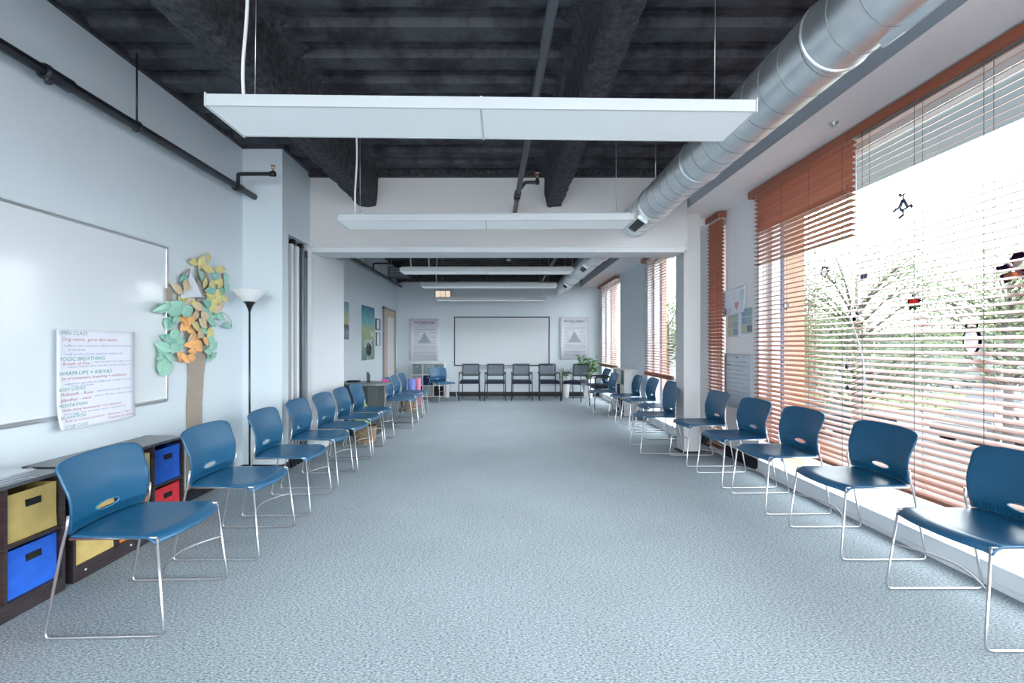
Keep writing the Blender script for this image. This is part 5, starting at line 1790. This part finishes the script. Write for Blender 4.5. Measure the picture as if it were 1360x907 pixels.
tube(bm, [(0.02, 0.075 * math.cos(2 * PI * k / 24) + 0.01, 0.10 * math.sin(2 * PI * k / 24) - 0.01) for k in range(24)], 0.008, 6, closed=True)
obj('coil', bm, M['iron'], t)
bm = NB(); tube(bm, fillet([(0.0, -0.06, -0.10), (0.0, -0.10, -0.5), (0.05, -0.2, -0.62)], 0.1), 0.004, 6); tube(bm, [(0.0, 0.03, -0.12), (0.01, 0.05, -0.6)], 0.004, 6); obj('cable_tail', bm, M['cordm'], t)

def basket(label, loc, r, h):
    t = thing('wicker_basket', label, 'basket', loc, 0, 'wicker baskets under the chairs')
    bm = NB()
    seg = 40
    rings = []
    n = 14
    for j in range(n + 1):
        z = h * j / n
        rr = r * (0.88 + 0.12 * math.sin(PI * 0.5 * j / n * 1.3))
        rings.append([bm.verts.new(((rr + 0.004 * (1 if (k + j) % 2 else -1)) * math.cos(2 * PI * k / seg), (rr + 0.004 * (1 if (k + j) % 2 else -1)) * math.sin(2 * PI * k / seg), z)) for k in range(seg)])
    for a, b in zip(rings, rings[1:]):
        for k in range(seg):
            bm.faces.new((a[k], a[(k + 1) % seg], b[(k + 1) % seg], b[k]))
    bm.faces.new(rings[0][::-1])
    o = obj('basket_body', bm, M['wicker'], t)
    m = o.modifiers.new('thickness', 'SOLIDIFY'); m.thickness = 0.006; m.offset = -1
    bm = NB(); tube(bm, [(r * math.cos(2 * PI * k / 28), r * math.sin(2 * PI * k / 28), h) for k in range(28)], 0.009, 6, closed=True); obj('rim', bm, M['wicker'], t)
    return t
basket('wicker basket under the chair just before the grey desk', (-1.86, 6.03, 0.0), 0.15, 0.21)
basket('wicker basket past the last chair of the group of three', (-1.86, 8.93, 0.0), 0.17, 0.24)
bm = NB(); prism(bm, [(-0.13, 0, 0.0), (0.10, 0, 0.0), (0.09, 0.03, 0.40), (-0.01, 0.05, 0.53), (-0.09, 0.04, 0.42)], (0, 0.012, 0))
tag(obj('lime_folder', bm, M['lime'], bevel=0.003, loc=(-1.98, 6.31, 0.0)), 'lime green folder leaning against the grey desk behind the chairs', 'folder')
def roll(label, loc, m, r):
    bm = NB()
    pts = []
    for k in range(90):
        a = k * 0.35
        pts.append(((0.012 + (r - 0.012) * k / 89) * math.cos(a), (0.012 + (r - 0.012) * k / 89) * math.sin(a)))
    lo = [bm.verts.new((p[0], p[1], 0)) for p in pts]; hi = [bm.verts.new((p[0], p[1], 0.61)) for p in pts]
    for i in range(len(pts) - 1):
        bm.faces.new((lo[i], lo[i + 1], hi[i + 1], hi[i])).smooth = True
    o = obj('foam_mat_roll', bm, m, loc=loc, recalc=False)
    md = o.modifiers.new('thickness', 'SOLIDIFY'); md.thickness = 0.005
    tag(o, label, 'exercise mat', 'rolled foam mats')
roll('violet rolled foam mat standing on end behind the group of three chairs', (-1.88, 9.28, 0), M['mat_violet'], 0.085)
roll('pink rolled foam mat standing on end beside the violet one', (-1.775, 9.44, 0), M['mat_pink'], 0.055)

# ------------------------------------------------------------------ plants
def plant_broad(label, loc, h0, h1, spread, n):
    t = thing('potted_plant', label, 'plant', loc, 0, 'potted plants in the far corner')
    bm = NB(); lathe(bm, [(0.10, 0), (0.14, h0 * 0.5), (0.15, h0), (0.14, h0), (0.13, h0 - 0.03)], caps=False); lathe(bm, [(0.0001, 0.001), (0.10, 0.001)], caps=False); obj('pot', bm, M['pot'], t)
    bm = NB(); lathe(bm, [(0.132, h0 - 0.035), (0.0001, h0 - 0.03)], caps=False); obj('soil', bm, M['soil'], t)
    bs, bl = NB(), NB()
    rr = random.Random(21)
    for k in range(n):
        a = rr.uniform(0, 2 * PI)
        L = rr.uniform(0.35, 1.0)
        tip = Vector((spread * L * math.cos(a), spread * L * math.sin(a), h0 + (h1 - h0) * rr.uniform(0.35, 1.0)))
        b0 = Vector((0.04 * math.cos(a), 0.04 * math.sin(a), h0 - 0.03))
        mid = b0.lerp(tip, 0.5) + Vector((0, 0, 0.05))
        tube(bs, [b0, mid, tip], 0.004, 5)
        for q in range(5):
            c = mid.lerp(tip, 0.25 + 0.75 * q / 4)
            d = Vector((math.cos(a + (1.1 if q % 2 else -1.1)), math.sin(a + (1.1 if q % 2 else -1.1)), rr.uniform(-0.2, 0.5))).normalized()
            Lf = rr.uniform(0.10, 0.17)
            s = d.cross(Vector((0, 0, 1))).normalized() * Lf * 0.33
            up_ = Vector((0, 0, 0.012))
            v = [bl.verts.new(x) for x in (c, c + d * Lf * 0.5 + s, c + d * Lf, c + d * Lf * 0.5 - s, c + d * Lf * 0.5 + up_)]
            bl.faces.new((v[0], v[1], v[4])); bl.faces.new((v[1], v[2], v[4])); bl.faces.new((v[2], v[3], v[4])); bl.faces.new((v[3], v[0], v[4]))
    obj('stems', bs, M['plant'], t)
    obj('foliage', bl, M['plant'], t)
    return t
plant_broad('bushy broad-leaved green plant beside the farthest window', (2.13, 11.06, 0), 0.48, 1.04, 0.28, 34)
t = thing('potted_plant', 'spiky silvery-green plant behind the angled armchair', 'plant', (1.58, 11.17, 0), 0, 'potted plants in the far corner')
bm = NB(); lathe(bm, [(0.09, 0), (0.11, 0.3), (0.12, 0.55), (0.11, 0.55), (0.10, 0.52)], caps=False); obj('pot', bm, M['pot'], t)
bm = NB(); lathe(bm, [(0.10, 0.52), (0.0001, 0.525)], caps=False); obj('soil', bm, M['soil'], t)
bm = NB()
rr = random.Random(5)
for k in range(60):
    a = rr.uniform(0, 2 * PI)
    L = rr.uniform(0.28, 0.48)
    el = rr.uniform(0.15, 1.2)
    s = Vector((-math.sin(a), math.cos(a), 0)) * 0.012
    prev = None
    p = Vector((0.02 * math.cos(a), 0.02 * math.sin(a), 0.52))
    for q in range(6):
        w_ = s * (1 - q / 5.5)
        cur = (bm.verts.new(p - w_), bm.verts.new(p + w_))
        if prev:
            bm.faces.new((prev[0], prev[1], cur[1], cur[0]))
        prev = cur
        e = el - q * 0.22
        dvec = Vector((math.cos(a) * math.cos(e), math.sin(a) * math.cos(e), math.sin(e))) * L / 5
        p = p + dvec
        p.y = max(-0.22, min(p.y, 0.30))
obj('foliage', bm, M['plant_pale'], t, recalc=False)

# ------------------------------------------------------------------ outdoors
GZ = -2.6
bm = NB(); box(bm, 2.85, 4.0, YB, YF + 1, -0.10, 0.0)
struct('exterior_ledge', bm, M['concrete'])
bm = NB(); box(bm, 3.98, 4.10, YB, 6.4, -0.10, 0.085)
struct('exterior_ledge_coping', bm, M['brick'])
bm = NB(); box(bm, 3.0, 4.08, YB, 6.3, 3.08, 3.22)
struct('exterior_canopy', bm, M['canopy_grey'])
bm = NB(); box(bm, 2.9, 3.9, YB, YF + 1, GZ, -0.1)
struct('exterior_base_wall', bm, M['concrete'])
bm = NB(); box(bm, 3.0, 160, -40, 160, GZ - 0.3, GZ)
struct('ground_parking', bm, M['asphalt'])
def lawn(pts, name='grass'):
    bm = NB(); prism(bm, [(a, b, GZ) for a, b in pts], (0, 0, 0.06))
    o = obj(name, bm, M['lawn']); tag(o, 'mown green lawn strip outside the windows', 'grass', kind='stuff')
lawn([(6, 27), (70, 27), (70, 36), (6, 36)])
lawn([(4.5, 40), (16, 40), (16, 60), (4.5, 60)], 'grass')
lawn([(4.2, 5), (9.5, 5), (9.5, 25), (4.2, 25)], 'grass')

def tree(label, x, y, h, r, seed, m='canopy_leaf', n=2600, clear=0.35, ls=0.10):
    t = thing('tree', label, 'tree', (x, y, GZ + 0.07), 0, 'trees outside the windows')
    rr = random.Random(seed)
    bm = NB()
    tube(bm, [(0, 0, 0), (0.03, 0.02, h * 0.3), (0, 0, h * 0.6), (0.05, 0, h * 0.9)], [0.15, 0.12, 0.08, 0.02], 8)
    tips = []
    for k in range(26):
        z0 = h * rr.uniform(0.28, 0.75)
        a = rr.uniform(0, 2 * PI)
        L = r * rr.uniform(0.55, 1.0)
        z1 = min(h * 0.97, z0 + L * rr.uniform(0.5, 1.2))
        p1 = Vector((L * math.cos(a) * 0.5, L * math.sin(a) * 0.5, z0 + (z1 - z0) * 0.6))
        p2 = Vector((L * math.cos(a), L * math.sin(a), z1))
        tube(bm, [(0, 0, z0), p1, p2], [0.05, 0.03, 0.008], 5)
        tips += [p1, p2, p1.lerp(p2, 0.5), p1 * 0.6 + Vector((0, 0, z0 * 0.4))]
        for q in range(3):
            b2 = a + rr.uniform(-0.9, 0.9)
            p3 = p1 + Vector((math.cos(b2), math.sin(b2), rr.uniform(0.2, 1.0))) * L * 0.45
            tube(bm, [p1, p3], [0.02, 0.004], 4)
            tips += [p3, p1.lerp(p3, 0.6)]
    tips.append(Vector((0, 0, h)))
    obj('trunk', bm, M['bark'], t)
    bm = NB()
    for k in range(n):
        c = rr.choice(tips) + Vector((rr.gauss(0, 1), rr.gauss(0, 1), rr.gauss(0, 1))) * r * 0.21
        if c.z < h * clear * 0.8:
            continue
        u = Vector((rr.gauss(0, 1), rr.gauss(0, 1), rr.gauss(0, 1))).normalized()
        v = u.orthogonal().normalized()
        s = ls * rr.uniform(0.6, 1.3)
        q = [bm.verts.new(c + u * s), bm.verts.new(c + v * s * 0.5), bm.verts.new(c - u * s), bm.verts.new(c - v * s * 0.5)]
        bm.faces.new(q)
    obj('foliage', bm, M[m], t, recalc=False)
tree('young leafy tree seen through the blind at the pull cord', 10.3, 13.0, 6.6, 2.0, 1, n=19000, ls=0.045)
tree('leafy tree behind the butterfly sticker', 17.6, 15.5, 7.9, 3.0, 2, n=19000, ls=0.058)
tree('dense dark tree at the edge of the big window', 12.5, 21, 6.2, 2.4, 3, 'canopy_leaf2', n=8000, ls=0.08)
tree('tree seen through the window just past the column', 11.5, 31, 7.2, 2.6, 4, n=3500, ls=0.14)
tree('tree seen through the farthest window', 8.0, 38, 9.0, 3.0, 5, n=3500, ls=0.16)
tree('tree beyond the lawn toward the long building', 24, 33, 6.0, 2.6, 6, 'canopy_leaf2', n=3500, ls=0.17)
tree('tree at the near end of the long building', 47, 38, 7.5, 3.6, 7, 'canopy_leaf2', n=3500, ls=0.22)
tree('broad tree behind the penguin sticker', 33, 27, 7.0, 3.2, 8, 'canopy_leaf', n=3500, ls=0.18)
tree('tree in the gap left of the long building', 19, 40, 7.0, 3.4, 9, 'canopy_leaf', n=3500, ls=0.2)
tree('tree farther off toward the picture edge', 40, 30, 8.0, 3.4, 10, 'canopy_leaf2', n=3500, ls=0.2)

t = thing('long_building', 'long low pale building with dark roof edge beyond the car park', 'building', (40, 48, GZ))
bm = NB(); box(bm, -20, 24, 0, 12, 0, 5.0); obj('wall', bm, M['bldg_wall'], t)
bm = NB(); box(bm, -20.6, 24.6, -0.7, 12.6, 5.0, 5.35); obj('roof', bm, M['bldg_roof'], t)
for k in range(10):
    bm = NB(); x = -18.5 + k * 4.3
    box(bm, x, x + 2.6, -0.06, 0.02, 2.9, 4.3)
    f = obj('window', bm, M['bldg_glass'], t)
    bm = NB(); box(bm, x + 1.25, x + 1.35, -0.1, -0.06, 2.9, 4.3); box(bm, x - 0.05, x + 2.65, -0.1, -0.06, 2.82, 2.9); obj('mullion', bm, M['white_paint'], f)
for k in range(5):
    bm = NB(); x = -17 + k * 8.6
    box(bm, x, x + 1.4, -0.06, 0.02, 0.1, 2.2)
    obj('door', bm, M['bldg_glass'], t)

def make_car(label, loc, rotz, paint, kind='sedan'):
    t = thing('parked_car', label, 'car', loc, rotz, 'cars in the car park')
    prof = [(-2.2, 0.35), (-2.25, 0.65), (-2.15, 0.90), (-1.6, 0.98), (-1.0, 1.02), (1.1, 0.98), (1.9, 0.85), (2.2, 0.65), (2.22, 0.35), (1.75, 0.30), (-1.75, 0.30)]
    bm = NB(); prism(bm, [(a, -0.88, b) for a, b in prof], (0, 1.76, 0)); obj('body', bm, paint, t, bevel=0.06)
    top = 1.45 if kind == 'sedan' else 1.68
    back = -1.75 if kind == 'sedan' else -2.1
    bm = NB()
    lo = [(back, -0.80), (1.15, -0.80), (1.15, 0.80), (back, 0.80)]
    hi = [(back + 0.45, -0.62), (0.35, -0.62), (0.35, 0.62), (back + 0.45, 0.62)]
    a = [bm.verts.new((x, y, 0.95)) for x, y in lo]; b = [bm.verts.new((x, y, top)) for x, y in hi]
    for k in range(4):
        bm.faces.new((a[k], a[(k + 1) % 4], b[(k + 1) % 4], b[k]))
    bm.faces.new(b)
    obj('windows', bm, M['car_glass'], t)
    bm = NB(); box(bm, back + 0.42, 0.38, -0.64, 0.64, top - 0.01, top + 0.04); 
    for sx in (-0.35,):
        box(bm, sx, sx + 0.1, -0.76, 0.76, 0.95, top - 0.005)
    obj('roof', bm, paint, t, bevel=0.02)
    for x in (-1.35, 1.35):
        for s in (-1, 1):
            bm = NB(); tube(bm, [(x, s * 0.70, 0.33), (x, s * 0.90, 0.33)], 0.33, 18); w_ = obj('wheel', bm, M['rubber'], t)
            bm = NB(); tube(bm, [(x, s * 0.895, 0.33), (x, s * 0.915, 0.33)], 0.19, 14); obj('hub', bm, M['silver'], w_)
    return t
cars = [(19.5, 17.5, 12, 'car_silver', 'sedan', 'silver car parked nearest the big window'), (24.5, 20.5, 8, 'car_white', 'suv', 'white high-roofed car parked behind the silver one'),
        (27.5, 24.0, 8, 'car_silver', 'suv', 'grey high-roofed car parked at the lawn edge'), (15.0, 20.0, 10, 'car_dark', 'sedan', 'charcoal car parked toward the tree with the pull cord'),
        (33.0, 40.0, 5, 'car_dark', 'sedan', 'dark car parked in front of the long building'), (39.0, 40.5, 5, 'car_white', 'sedan', 'white car parked in front of the long building'),
        (45.0, 41.0, 5, 'car_dark', 'suv', 'dark high-roofed car at the far end of the long building'), (21, 13.2, 14, 'car_red', 'sedan', 'dark red car low behind the nearest blue chair')]
for x, y, d, p, k, lab in cars:
    make_car(lab, (x, y, GZ), R(d), M[p], k)
